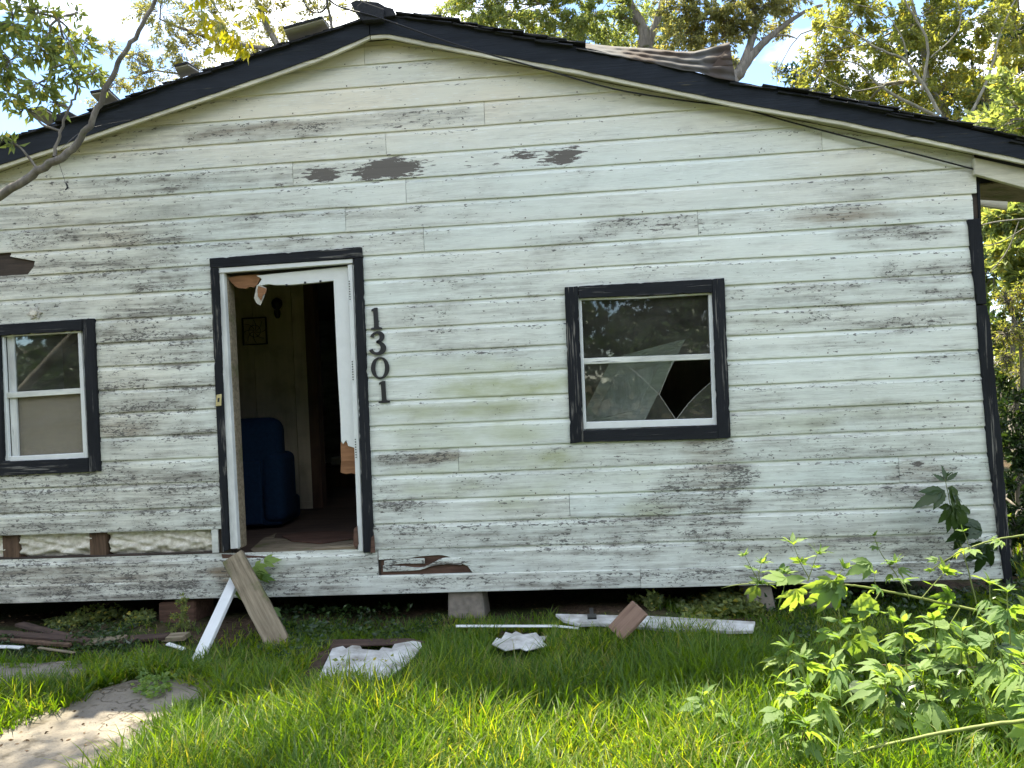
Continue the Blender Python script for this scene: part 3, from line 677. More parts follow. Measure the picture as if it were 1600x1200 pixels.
# eave at the right-hand corner: frieze tail, soffit boards
pp('eave_frieze', [(1523,246),(1668,278),(1668,312),(1523,272)], -.06, .035, M['frieze'], ROOF)
prism('soffit_panel', [P(1526, 290, .35), P(1600, 283, .10), P(1664, 296, .10), P(1620, 318, .9), P(1528, 312, .9)], .012, M['oldwood'], ROOF, dirv=(0, 0, 1))
pp('eave_board', [(1530,293),(1576,302),(1574,328),(1531,321)], .95, .03, M['frieze'], ROOF)
# torn sheet of corrugated tin on the right slope
def tin():
    n, m = 70, 10
    up_ = [(900,67),(960,73),(1010,76),(1060,81),(1085,81),(1105,76),(1140,66)]; lo = [(900,76),(960,88),(1010,98),(1060,110),(1085,113),(1110,122),(1149,128)]
    V = []
    for j in range(m+1):
        t = j/m
        for i in range(n+1):
            s = i/n; xq = 900+240*s
            yu = np.interp(xq, *zip(*up_)); yl = np.interp(xq, *zip(*lo)); xx = xq + (9*t*s)
            bul = math.asin(math.sin(t*19 + s*4 + .5*math.sin(s*23)))*.013*(.4+s) + .004*math.sin(s*61+t*9)
            p = P(xx, yu+(yl-yu)*t, -.15+.22*(1-t)*(1-.4*s) + bul); V.append(p)
    Fc = [(j*(n+1)+i, j*(n+1)+i+1, (j+1)*(n+1)+i+1, (j+1)*(n+1)+i) for j in range(m) for i in range(n)]
    o = mesh('tin_sheet', V, Fc, M['tin'], ROOF, smooth=True); s_ = o.modifiers.new('solid', 'SOLIDIFY'); s_.thickness = .003
    V = [P(1103,119,-.07), P(1149,127,-.07), P(1145,100,-.1), P(1141,70,.0), P(1125,88,-.08), P(1112,104,-.1)]
    mesh('tin_flap', V, [tuple(range(6))], M['tin'], ROOF)
tin()

# ================================================================ corner board, trims, windows, door
def outline(name, pts, Y, th, mat, parent, bevel=.003):
    if name not in ('trim_board', 'corner_board', 'jamb'): return pp(name, pts, Y, th, mat, parent, bevel)
    j_ = .0022 if name != 'jamb' else .0008; q = []; W = [P(x, y, Y) for x, y in pts]
    for i in range(len(W)):
        a_, b_ = W[i], W[(i+1) % len(W)]; k = max(1, int((b_-a_).length/.025))
        q.append(a_+Vector((random.uniform(-j_, j_), 0, random.uniform(-j_, j_))))
        for m_ in range(1, k):
            chip = random.uniform(.003, .008) if random.random() < .05 and j_ > .001 else 0; c_ = sum(W, Vector((0, 0, 0)))/len(W); v_ = a_+(b_-a_)*(m_/k); n_ = Vector((-(b_-a_).z, 0, (b_-a_).x)).normalized()
            if n_.dot(c_-v_) < 0: n_ = -n_
            q.append(v_+n_*(chip+random.uniform(-j_, j_)*.5))
    return prism(name, q, th, mat, parent, bevel)
outline('corner_board', [(1513,343),(1533,341),(1538,400),(1542,475),(1527.5,475),(1520,420)], -.034, .035, M['trimz'], WALL)
outline('corner_board', [(1527,477),(1542,477),(1548,505),(1553,560),(1558,620),(1566,690),(1572,770),(1577,840),(1583,912),(1571,912),(1561,840),(1552,762),(1544,700),(1538,620),(1531,550)], -.036, .037, M['trimz_worn'], WALL)
box('corner_post', (P(1527,300).x, -.003, P(1530, 345).z), (P(1531,300).x, .05, P(1530, 262).z), M['trimz'], WALL)
# house number
def digits():
    mats = M['black']
    def glyph_1(cx, cy, h):
        k = h/36.; pts = [(-7,-15),(-1,-18.5),(3.5,-18.5),(4.2,12),(5,14.5),(10,15.5),(10,18.5),(-9,19.5),(-9,16.5),(-4,15.5),(-3.4,13),(-4,-12.5),(-7,-12)]
        pp('house_number_digit', [(cx+x*k+(y*.035), cy+y*k) for x, y in pts], -.033, .013, mats, HOUSE, .001)
    def stroke(c, name):                        # centre line with half widths -> closed strip
        V = []; n = len(c)
        for i, (x, y, hw) in enumerate(c):
            x0, y0, _ = c[max(i-1, 0)]; x1, y1, _ = c[min(i+1, n-1)]
            tx, ty = x1-x0, y1-y0; l = math.hypot(tx, ty)+1e-6; nx, ny = -ty/l, tx/l
            V.append(((x+nx*hw, y+ny*hw), (x-nx*hw, y-ny*hw)))
        pts = [v[0] for v in V] + [v[1] for v in V[::-1]]
        return pts
    glyph_1(587, 497.5, 33); glyph_1(599, 612, 33)
    cx, cy = 590, 536; c = []
    for t in range(0, 13):
        a_ = R(205 + t*18.5); c.append((cx+math.cos(a_)*9.0, cy-9+math.sin(a_)*8.5, 1.6+2.4*max(0, math.sin((t/12)*3.14))))
    # upper bowl runs clockwise on screen and turns in to the waist
    up_ = [(cx-9,cy-9,2.6),(cx-7,cy-14,1.7),(cx-1,cy-17,1.6),(cx+5,cy-15,3.0),(cx+7.5,cy-10,3.6),(cx+5,cy-4,2.6),(cx-2,cy-1.6,1.3)]
    lo_ = [(cx-2,cy-1.8,1.3),(cx+5,cy+.2,2.4),(cx+9.5,cy+6,3.9),(cx+8.5,cy+12,3.8),(cx+3,cy+16.5,2.4),(cx-4,cy+16.8,1.7),(cx-9,cy+13.5,2.4),(cx-10.5,cy+10,2.6)]
    def dens(c):
        out = []
        for i in range(len(c)-1):
            for k in range(4):
                t = k/4; out.append(tuple(c[i][q]*(1-t)+c[i+1][q]*t for q in range(3)))
        out.append(c[-1]); 
        sm = out[:]
        for _ in range(3):
            sm = [sm[0]] + [tuple((sm[i-1][q]+2*sm[i][q]+sm[i+1][q])/4 for q in range(3)) for i in range(1, len(sm)-1)] + [sm[-1]]
        return sm
    V, Fc = [], []
    for s in (dens(up_), dens(lo_)):
        k = len(V); n = len(s); pts = stroke([(x_, y_, h_*1.18) for x_, y_, h_ in s], '')
        for x, y in pts: V.append(P(x, y, -.033))
        for x, y in pts: V.append(P(x, y, -.020))
        N = len(pts)
        for i in range(n-1):
            a_, b_ = i, i+1; c_, d_ = N-2-i, N-1-i
            Fc.append((k+a_, k+b_, k+c_, k+d_)); Fc.append((k+N+d_, k+N+c_, k+N+b_, k+N+a_))
        for i in range(N): Fc.append((k+i, k+(i+1) % N, k+N+(i+1) % N, k+N+i))
    fix(mesh('house_number_digit', V, Fc, mats, HOUSE))
    cx, cy = 594, 575; V, Fc = [], []; n = 28
    for i in range(n):
        a_ = i*2*math.pi/n
        for Y in (-.033, -.020):
            V.append(P(cx+math.cos(a_)*14.5, cy+math.sin(a_)*17.5, Y)); V.append(P(cx+math.cos(a_)*7.4, cy+math.sin(a_)*15.0, Y))
    for i in range(n):
        a_, b_ = i*4, ((i+1) % n)*4
        Fc += [(a_, b_, b_+1, a_+1), (a_+2, a_+3, b_+3, b_+2), (a_, a_+2, b_+2, b_), (a_+1, b_+1, b_+3, a_+3)]
    fix(mesh('house_number_digit', V, Fc, mats, HOUSE))
digits()

# ---- right window
W1 = fix(boxes('window', [((WX0-.01, -.002, WZ0-.01), (WX0+.012, .08, WZ1+.01)), ((WX1-.012, -.002, WZ0-.01), (WX1+.01, .08, WZ1+.01)), ((WX0, -.0, WZ1-.01), (WX1, .08, WZ1+.012)), ((WX0, 0., WZ0-.012), (WX1, .08, WZ0+.006))], M['white'], HOUSE)); W1['label'] = 'single hung window with a broken lower pane'
TY = -.040
outline('trim_board', [(882,449),(903,447),(912,691),(891,693)], TY, .04, M['trimz_worn'], W1)
outline('trim_board', [(1112.5,436),(1132,434),(1142,684),(1122,686)], TY, .04, M['trimz'], W1)
outline('trim_board', [(903.5,447),(1112,436),(1113,457),(904.3,466)], TY, .038, M['trimx'], W1)
outline('trim_board', [(911.3,673),(1121.4,665),(1122,686),(912,691)], TY, .038, M['trimx'], W1)
outline('sash', [(903,467),(908.5,466.5),(916.5,671),(911.5,671)], -.012, .03, M['white'], W1)
outline('sash', [(1107,457.5),(1113,457.3),(1121,664),(1114.5,664.5)], -.012, .03, M['white'], W1)
outline('sash', [(903,465.5),(975,462.5),(1000,463.5),(1040,461),(1113,456),(1113,459.5),(1000,466.5),(903,469)], -.016, .03, M['white'], W1)
outline('meeting_rail', [(909,560),(1112,552.5),(1112,561.5),(909.4,569.5)], -.006, .035, M['whitedirtyx'], W1)
outline('sash', [(916,659.5),(1114.6,653.5),(1114.8,664.4),(916.4,670.5)], -.010, .03, M['white'], W1)
outline('pane', [(906,466),(1110,459),(1110,556),(908,562)], .024, .002, M['glass'], W1, 0)
lowpane = [(914,566),(1053,560),(1041,590),(1030,616.5),(1043,636),(1056,655.5),(1040,658),(914,662)]
outline('pane', lowpane, .012, .003, M['glass'], W1, 0)
outline('glass_shard', [(1112,596),(1110,599),(1094,612),(1084,620),(1076,630),(1067,640),(1056.6,655.3),(1112,656)], .012, .003, M['glass'], W1, 0)
V, Q = tubes([[(P(1053,560,.009), .0016), (P(1041,590,.009), .0012), (P(1030,616.5,.009), .0018), (P(1043,636,.009), .0013), (P(1056,655.5,.009), .0016)], [(P(975,566,.009), .0008), (P(1000,588,.009), .0012), (P(1030,616.5,.009), .0016)], [(P(1112,596,.009), .0016), (P(1094,612,.009), .0012), (P(1076,630,.009), .0016), (P(1056.6,655.3,.009), .0012)]], 5)
cr_ = fast('glass_edge', V, Q, None, M['under'], W1, origin=Vector(V.mean(0))); cr_['kind'] = 'stuff'
# ---- left window
W2 = fix(boxes('window', [((VX0-.01, -.002, VZ0-.01), (VX0+.02, .08, VZ1+.01)), ((VX1-.012, -.002, VZ0-.01), (VX1+.01, .08, VZ1+.01)), ((VX0, 0., VZ1-.01), (VX1, .08, VZ1+.012)), ((VX0, 0., VZ0-.012), (VX1, .08, VZ0+.006))], M['white'], HOUSE)); W2['label'] = 'single hung window with plywood behind its lower pane'
outline('trim_board', [(128,498.5),(146,497.5),(156,736.5),(139,737.5)], TY, .04, M['trimz'], W2)
outline('trim_board', [(-26,509),(127.5,498.5),(128,516.5),(-24,526)], TY, .038, M['trimx'], W2)
outline('trim_board', [(-10,723),(137.5,715.5),(138.5,737.5),(-9,744)], TY, .038, M['trimx'], W2)
outline('trim_board', [(-27,509),(-2,508),(6,744),(-18,745)], TY+.001, .04, M['trimz'], W2)
outline('sash', [(-2,527),(5,526.6),(14,720),(7,721)], -.012, .03, M['white'], W2)
outline('sash', [(121,518),(127,517.6),(137.5,716),(130,716.5)], -.012, .03, M['white'], W2)
outline('sash', [(-2,522.5),(127,515.5),(127,519.5),(-2,526.5)], -.014, .03, M['white'], W2)
outline('meeting_rail', [(8,613.5),(131.5,606),(132,614.5),(8.6,622.5)], -.006, .035, M['whitedirtyx'], W2)
outline('sash', [(14,713.5),(130,707.5),(130.2,716.4),(14.5,721)], -.010, .03, M['white'], W2)
outline('sash', [(10,524),(21,523.5),(29,715),(19,716)], .014, .02, M['whitedirty'], W2)
outline('pane', [(2,526),(125,518),(130,610),(6,617)], .026, .002, M['glass'], W2, 0)
outline('pane', [(8,617),(131,609),(134,711),(14,716)], .036, .002, M['dusty'], W2, 0)
outline('plywood_sheet', [(-30,619),(140,611),(150,740),(-30,745)], .046, .012, M['ply'], W2, 0)

# ---- doorway and broken door
DF = outline('door_frame', [(337,419),(551,404),(551,411),(338,427)], -.030, .05, M['white'], HOUSE); DF['label'] = 'white door frame in black trim'
outline('trim_board', [(327,403.5),(565,385.5),(566,402.5),(341,418),(328,418.5)], TY, .04, M['trimx'], DF)
outline('trim_board', [(328,419),(341,418.6),(357,860),(347,863)], TY, .04, M['trimz_worn'], DF)
outline('trim_board', [(552,404),(566,403),(584,862),(568,864)], TY, .04, M['trimz'], DF)
outline('jamb', [(341,427),(349.5,426),(372,857),(360,858)], -.022, .05, M['whitedirty'], DF)
prism('jamb', [P(349.5, 428, .03), P(351.5, 428, .03), P(373, 858, .03), P(371, 858, .03)], .11, M['whitedirty'], DF)
outline('jamb', [(353,431),(356,431),(377,856),(374.5,857)], .022, .10, M['oldwood'], DF)
outline('jamb', [(543,414),(550.5,413),(567.5,862),(559.5,862.5)], -.020, .05, M['white'], DF)
outline('jamb', [(551,413),(554,413),(570.5,862),(567.8,862)], -.012, .05, M['white'], DF)
for hy, hx in ((452, 547.5), (577, 552.3), (698, 557)):
    boxes('hinge', [((P(hx-.8, hy).x, -.0245, P(hx, hy+5+i*4).z), (P(hx+1.0, hy).x, -.021, P(hx, hy+3.4+i*4).z)) for i in range(-4, 4)], M['black'], DF)
DOOR = outline('door', [(400,430.5),(543,416),(547,520),(551,610),(554.5,700),(544,697),(541,688),(536,694),(533,690),(531.5,650),(527.5,585),(524.5,520),(521,438.5),(490,442),(455,445),(430,445.5),(420,444),(402,447),(409,436)], .018, .038, M['white'], HOUSE, .002)
DOOR['label'] = 'white door with its middle torn out'
outline('torn_fibre', [(355,434),(372,431),(405,428.5),(406,436),(402,444),(397,449),(390,448),(384,451),(372,450),(366,446),(361,441)], .030, .02, M['fibre'], DOOR, 0)
outline('torn_fibre', [(532,692),(537,688),(541,692),(545,698),(552,698),(555,704),(556,741),(549,739),(541,741),(532,738),(533,720)], .026, .02, M['fibre'], DOOR, 0)
outline('hanging_scrap', [(401,446),(404,444),(416,450),(413,462),(407,477),(401,474),(397,466)], .022, .006, M['under'], DOOR, 0)
outline('hanging_scrap', [(404,447),(417,451),(415,458),(411,461),(408,470),(403,463),(402,452)], .016, .004, M['fibre'], DOOR, 0)
for hx, hy in ((446,444),(475,440),(499,438)): pp('hinge_screw', [(hx,hy),(hx+3,hy),(hx+3,hy+3),(hx,hy+3)], .012, .006, M['black'], DOOR, 0)
outline('strike_plate', [(338,617),(346,615.5),(345.5,634),(336.5,635)], -.046, .006, M['brass'], DF)
outline('strike_hole', [(340,622),(343,621.5),(342.6,628),(339.7,628.4)], -.048, .002, M['black'], DF, 0)
# sill and torn floor edge
SILL = pp('door_sill', [(378,868),(460,861),(556,853),(556,862),(440,872),(380,876)], .0, .08, M['oldwood'], HOUSE)
prism('sill_board', [P(432, 873, -.01), P(568, 860.5, -.01), P(556, 853, .08), P(470, 857, .25)], -.02, M['whitedirtyx'], HOUSE, dirv=(0, 0, 1))
pp('sill_board', [(346,866),(470,872),(594,868),(590,876),(350,884)], -.012, .01, M['rotten'], HOUSE, 0)
def lay(name, pts, z, th, mat, parent=None): return prism(name, [PG(x, y, z) for x, y in pts], th, mat, parent, dirv=(0, 0, 1))
lay('floor_scrap', [(392,860),(412,842),(425,838),(432,834),(428,842),(470,845),(545,840),(556,850),(480,862),(400,868)], FZ+.004, .008, M['oldwood'], HOUSE)
lay('floor_scrap', [(440,838),(470,832),(510,830),(552,832),(554,842),(500,850),(455,846)], FZ+.016, .006, M['rotten'], HOUSE)
pp('rot_patch', [(553,826),(558,822),(560,850),(556,858),(552,850)], -.03, .02, M['rotten'], DF, 0)
pp('rot_patch', [(580,840),(584,836),(586,864),(579,864)], -.05, .012, M['rotten'], DF, 0)
print('boards', nboard)

# ================================================================ INSIDE THE HOUSE
def armchair():
    c = P(400, 760, 1.15); x1 = P(460, 760, 1.3).x; x0 = x1-.95; y0 = 1.05; z = FZ
    t = empty('armchair', ((x0+x1)/2, y0+.45, FZ), 'dark blue upholstered armchair just inside the open doorway', 'armchair')
    def cushion(nm, a, b, r):
        o = box(nm, a, b, M['blue'], t); bv = o.modifiers.new('round', 'BEVEL'); bv.width = r; bv.segments = 5
        for p in o.data.polygons: p.use_smooth = True
        return o
    cushion('backrest', (x0+.06, y0, z+.28), (x1-.03, y0+.24, z+.97), .13)
    cushion('arm', (x1-.20, y0-.02, z+.06), (x1, y0+.34, z+.66), .07); cushion('arm', (x0, y0-.02, z+.06), (x0+.2, y0+.34, z+.66), .07)
    cushion('seat', (x0+.2, y0+.2, z+.2), (x1-.2, y0+.54, z+.46), .05)
    cushion('base', (x0+.04, y0+.02, z+.03), (x1-.04, y0+.5, z+.24), .03)
    cushion('back_panel', (x0+.1, y0-.03, z+.05), (x1-.19, y0+.02, z+.60), .02)
armchair()
def wallart():
    a, b = P(378, 497, PY-.02), P(418, 538, PY-.02); z0, z1 = b.z, a.z; x0, x1 = a.x, b.x; t = .012
    o = empty('wall_art', ((x0+x1)/2, PY-.02, z0), 'square black metal wall ornament on the beige panelling inside', 'wall art')
    boxes('frame', [((x0, PY-.03, z0), (x0+t, PY-.012, z1)), ((x1-t, PY-.03, z0), (x1, PY-.012, z1)), ((x0+t, PY-.03, z0), (x1-t, PY-.012, z0+t)), ((x0+t, PY-.03, z1-t), (x1-t, PY-.012, z1))], M['black'], o)
    cx, cz, r = (x0+x1)/2, (z0+z1)/2, (x1-x0)*.48; paths = []
    for k in range(8):
        a_ = k*math.pi/4+.2; paths.append([((cx+math.cos(a_+q*.7)*r*q, PY-.022, cz+math.sin(a_+q*.7)*r*q), .003) for q in np.linspace(.08, 1, 7)])
    paths.append([((cx+math.cos(q)*r*.5, PY-.022, cz+math.sin(q)*r*.5), .003) for q in np.linspace(0, 6.28, 20)])
    V, Q = tubes(paths, 4); fast('scrollwork', V, Q, None, M['black'], o, origin=Vector((cx, PY, cz)))
    c = P(433, 482, PY-.03)
    s = empty('wall_sconce', tuple(c), 'small dark wall sconce hanging above and right of the square ornament', 'sconce')
    V, Q = tubes([[((c.x, c.y, c.z+.09+q*0), .004) if False else ((c.x, c.y, c.z+zz), rr) for q, (zz, rr) in enumerate([(-.10,.015),(-.07,.028),(-.03,.03),(-.01,.022),(.02,.05),(.06,.055),(.09,.04),(.11,.01)])]], 10)
    fast('candle_cup', V, Q, None, M['black'], s, origin=c)
wallart()
# bed or bench in the dark second room
b0 = P(505, 745, 4.0)
t = empty('box', (b0.x+.4, 4.0, FZ), 'dark low box with a white cloth on top, seen through the inner doorway', 'box')
box('chest', (b0.x+.02, 3.8, FZ), (b0.x+1.1, 4.5, P(520, 728, 3.8).z), M['darkwood'], t, .01)
o = box('white_cloth', (P(517,722,3.8).x, 3.79, P(517,727,3.8).z+.004), (P(538,722,3.8).x, 4.0, P(517,715,3.8).z), M['under'], t, .01)
# white panelled door leaning inside the right-hand window
ld = [P(962, 566, .5), P(1052, 566, .42), P(1003, 672, .30), P(930, 678, .34)]
t = empty('leaning_door', tuple(P(985, 680, .4)), 'pale panelled door leaning inside the broken right window', 'door')
D0, D1 = P(1058, 556, .42), P(986, 700, .3); ed = (D1-D0).normalized()
a0, a1 = D0-ed*.15, D1+ed*.35; left = Vector((-.55, .12, -.12))
prism('slab', [a0, a1, a1+left, a0+left], .035, M['whitedirtyx'], t)
for q in (.15, .55):
    m0 = a0+(a1-a0)*q+left*.2+Vector((0,-.006,0)); m1 = a0+(a1-a0)*(q+.3)+left*.2+Vector((0,-.006,0)); prism('door_panel', [m0, m1, m1+left*.6, m0+left*.6], .008, M['whitedirty'], t, .003)

# ================================================================ things on and about the wall
c = P(53, 489, -.03); t = empty('wall_star', tuple(c), 'small chipped white plaster ornament fixed above the left window', 'ornament')
V = []; n = 18
for k in range(n):
    a_ = k*2*math.pi/n; r_ = (.066 if k % 3 == 0 else .05 if k % 3 == 1 else .042); V.append(c+Vector((math.cos(a_)*r_, 0, math.sin(a_)*r_*.8)))
prism('plaster_base', V, .012, M['under'], t, .003)
V = []
for k in range(n):
    a_ = k*2*math.pi/n+.5; r_ = .034 if k % 2 else .024; V.append(c+Vector((math.cos(a_)*r_, -.012, math.sin(a_)*r_*.8)))
prism('plaster_relief', V, .012, M['insul'], t, .003)
wp = [P(470,-60,-.9), P(515,0,-.5), P(545,15,-.25), P(590,27,-.19), P(690,62,-.18), P(744,79,-.17), P(862,112,-.13), P(960,139,-.10), P(1060,156,-.08), P(1150,168,-.07), P(1240,192,-.065), P(1340,218,-.06), P(1440,243,-.05), P(1524,265,-.04)]
o = tube('cable', wp, [.0055]*len(wp), M['wire'], None, 5, 0, 6); tag(o, 'black service cable running down the right gable edge to the corner', 'cable')
wp = [P(468,-30,-1.2), P(476,5,-1.2), P(490,19,-1.2), P(504,17,-1.2), P(512,3,-1.2), P(509,-25,-1.2)]
o = tube('cable_loop', wp, [.004]*6, M['wire'], None, 6, 0, 6); tag(o, 'loop of thin black cable hanging left of the roof ridge', 'cable')

# piers
def pier(name, pts, Y, th, label, mat):
    o = pp(name, pts, Y, th, mat, None, .012); tag(o, label, 'pier', 'piers holding up the house'); return o
pier('concrete_pier', [(700,922),(752,921),(761,985),(700,987)], .02, .3, 'tapered concrete pier under the house between door and right window', M['concrete'])
pier('concrete_pier', [(1170,915),(1205,914),(1216,968),(1163,972)], .04, .3, 'tapered concrete pier among the weeds below the right window edge', M['concrete'])
pier('concrete_pier', [(1271,912),(1300,911),(1310,968),(1264,970)], .04, .3, 'concrete pier nearest the right corner of the house, half hidden by ragweed', M['concrete'])
pier('brick_pier', [(247,942),(305,938),(306,1000),(247,1002)], .03, .3, 'brown block pier under the house left of the doorway', M['rotten'])
for x_, yy_ in ((-2.6, 2.6), (0.2, 2.6), (2.4, 2.6), (-1.3, 4.4), (1.4, 4.4)):
    o = box('concrete_pier', (x_, yy_, -.15), (x_+.3, yy_+.3, FZ-.30), M['concrete']); tag(o, 'concrete pier deep in the dark crawl space, '+{(-2.6, 2.6): 'second row left', (0.2, 2.6): 'second row middle', (2.4, 2.6): 'second row right', (-1.3, 4.4): 'back row left', (1.4, 4.4): 'back row right'}[(x_, yy_)], 'pier', 'piers in the crawl space')

# leaning pieces at the doorstep
G0 = lambda x, y, z=0.: PG(x, y, z)
bp = G0(443, 1015, .0); tp = P(368, 868, -.06)
o = beam('leaning_board', bp+Vector((0, 0, -.03)), tp+Vector((0, -.04, .0)), .155, .038, M['oldwood'], None, (0, -1, .4), .004, .012); tag(o, 'weathered grey plank leaning against the door sill', 'plank')
bp = G0(303, 1041, 0.); tp = P(366, 905, -.10); dd = (tp-bp).normalized()
t = empty('fallen_door_strip', tuple(bp), 'long white metal door strip leaning on the wall beside the grey plank', 'trim strip')
beam('strip_face', bp-dd*.03, tp+dd*.14, .075, .012, M['white'], t, (0, -1, .4), .002); beam('strip_lip', bp-dd*.03+Vector((.034, .018, 0)), tp+dd*.14+Vector((.034, .018, 0)), .012, .03, M['white'], t, (0, -1, .4), .002)

# litter of boards and panels on the ground; a jagged outline at its level z
def slab(name, pts, z, th, mat, label, cat, group=None, parent=None, bevel=.002):
    o = prism(name, [G0(x, y, z) for x, y in pts], th, mat, parent, bevel, dirv=(0, 0, -1))
    if label: tag(o, label, cat, group)
    return o
slab('fallen_panel', [(496,1062),(506,1040),(519,1013),(536,1009),(541,1013),(550,1008),(563,1009),(566,1014),(592,1016),(597,1011),(612,1013),(616,1006),(634,1003),(645,1001),(657,1003),(659,1010),(648,1024),(636,1036),(618,1050),(600,1060),(560,1066)], .07, .012, M['muddywhite'], 'torn white panel lying in the grass below the doorway', 'panel')
slab('window_screen', [(470,1056),(510,999),(640,997),(664,1002),(656,1005),(560,1008),(520,1012),(494,1058)], .045, .01, M['debris'], 'dark frame lying under the torn white panel', 'frame')
slab('fallen_panel', [(768,1006),(776,996),(783,998),(790,987),(800,990),(806,986),(818,991),(838,988),(843,994),(855,993),(848,1003),(858,1008),(822,1016),(812,1012),(790,1016)], .075, .008, M['muddywhite'], 'small torn white panel lying in grass in front of the concrete pier', 'panel')
fd = slab('fallen_door', [(868,959),(1010,962),(1180,971),(1176,985),(1140,986),(1100,982),(1060,984),(1000,979),(940,974),(905,975),(880,968)], .09, .02, M['muddywhite'], 'white door slab lying flat in the grass along the crawl space', 'door')
mesh('pull_handle', boxv(tuple(G0(918,968,.14)), tuple(G0(932,964,.14)+Vector((0, .03, .012)))), BF, M['black'], fd); mesh('pull_stem', boxv(tuple(G0(922,964,.11)), tuple(G0(927,955,.11)+Vector((0, .03, .015)))), BF, M['black'], fd)
slab('metal_edge_strip', [(712,976),(870,976),(905,980),(905,982.5),(870,979),(712,979)], .07, .006, M['white'], 'thin white metal edge strip lying beside the concrete pier', 'trim strip')
o = beam('brown_plank', G0(962, 990, .10), G0(1000, 950, .24), .17, .022, M['brownboard'], None, (0, -.25, 1), .004, .012); tag(o, 'short brown plank propped across the fallen white door', 'plank')
deb = [((-60,985),(130,1000),.07,.02,'debris','long dark board lying furthest left before the crawl space'), ((30,975),(135,1003),.06,.02,'debris','dark wet board in front of the crawl space left'),
       ((132,1004),(195,997),.08,.02,'oldwood','short pale board end lying between dark boards'), ((190,1000),(262,994),.08,.02,'debris','dark board beside the block pier'), ((258,996),(292,994),.08,.03,'oldwood','short pale board at the foot of the block pier'),
       ((-30,1009),(34,1012),.03,.012,'white','thin white strip at the left edge of the litter'), ((262,1006),(287,1014),.03,.012,'white','small white strip lying near the block pier'), ((-40,996),(110,1008),.03,.02,'stud','narrow brown lath across the dark boards'),
       ((60,1012),(116,1020),.02,.01,'oldwood','small pale lath in the weeds left of the path')]
for (p0, p1, w_, th, mt, lb) in deb:
    a_, b_ = G0(*p0, .05), G0(*p1, .06); o = beam('scrap_board', a_, b_, w_, th, M[mt], None, (0, -.1, 1), .002, .008); tag(o, lb, 'board', 'scrap boards in front of the crawl space')
o = beam('paint_chip_board', G0(217,1018,.02), G0(229,1040,.02), .055, .01, M['under'], None, (0,-.3,1), .002, .006); tag(o, 'short board scrap with flaking white paint in the grass', 'board')
o = mesh('plastic_scrap', [G0(198,1007,.03), G0(203,1008,.03), G0(204,1004,.09), G0(197,1000,.10)], [(0,1,2,3)], M['white']); tag(o, 'tiny white scrap standing among the dark boards', 'scrap')
# long pipe in the crawl space
o = tube('pipe', [P(-60, 992, .5), P(110, 960, .7), P(330, 900, 1.2)], [.02, .02, .02], M['stud'], None, 3, 0, 8); tag(o, 'thin brown pipe slanting through the crawl space at left', 'pipe')

# ================================================================ PATH
def pathslab(name, pts, z, label, seed):
    r_ = random.Random(seed); q = []
    for i in range(len(pts)):
        a_, b_ = Vector(G0(*pts[i], 0)), Vector(G0(*pts[(i+1) % len(pts)], 0)); k = max(1, int((b_-a_).length/.12))
        for j in range(k): q.append(a_+(b_-a_)*(j/k) + Vector((r_.uniform(-.015, .015), r_.uniform(-.02, .02), 0)))
    g_ = M['path']; return tag(prism(name, [Vector((p.x, p.y, z)) for p in q], z+.12, g_, None, .012, dirv=(0, 0, -1)), label, kind='structure')
g = G('path_concrete'); v = g.coords(); n1 = g.noise(v, (1, 1, 1), 3, 6, .6); n2 = g.noise(v, (1, 1, 1), 60, 4, .6); n3 = g.noise(v, (1, 1, 1), 9, 5)
col = g.mix(g.rng(n1, .35, .65), (.15, .132, .105), (.25, .22, .175)); col = g.mix(g.rng(n2, .55, .7, 0, .6), col, (.10, .08, .055)); col = g.mix(g.rng(n3, .55, .65, 0, .6), col, (.075, .06, .04))
ck = g.n('TexVoronoi', {'feature': 'DISTANCE_TO_EDGE'}, Vector=g.n('VectorMath', {'operation': 'ADD'}, i0=v, i1=g.n('TexNoise', None, Vector=v, Scale=4., Detail=5.).outputs['Color']).outputs[0], Scale=.62).outputs['Distance']
ckm = g.rng(ck, .008, .003); col = g.mix(g.math('MULTIPLY', ckm, .7), col, (.06, .05, .035)); n2 = g.math('SUBTRACT', n2, ckm)
M['path'] = g.finish(col, .9, g.math('ADD', n2, n3), .6, .006, .2)
PATH1 = [(-120,1040),(60,1041),(125,1039),(150,1052),(122,1076),(60,1086),(0,1100),(-120,1112)]
PATH2 = [(-220,1200),(-60,1165),(60,1118),(150,1085),(210,1068),(330,1066),(345,1078),(320,1110),(290,1140),(250,1170),(190,1230),(120,1330),(-150,1420)]
pathslab('path', PATH1, .028, 'concrete path slab nearest the house at the left edge', 1); pathslab('path', PATH2, .03, 'broken concrete path running to the lower left corner', 2)

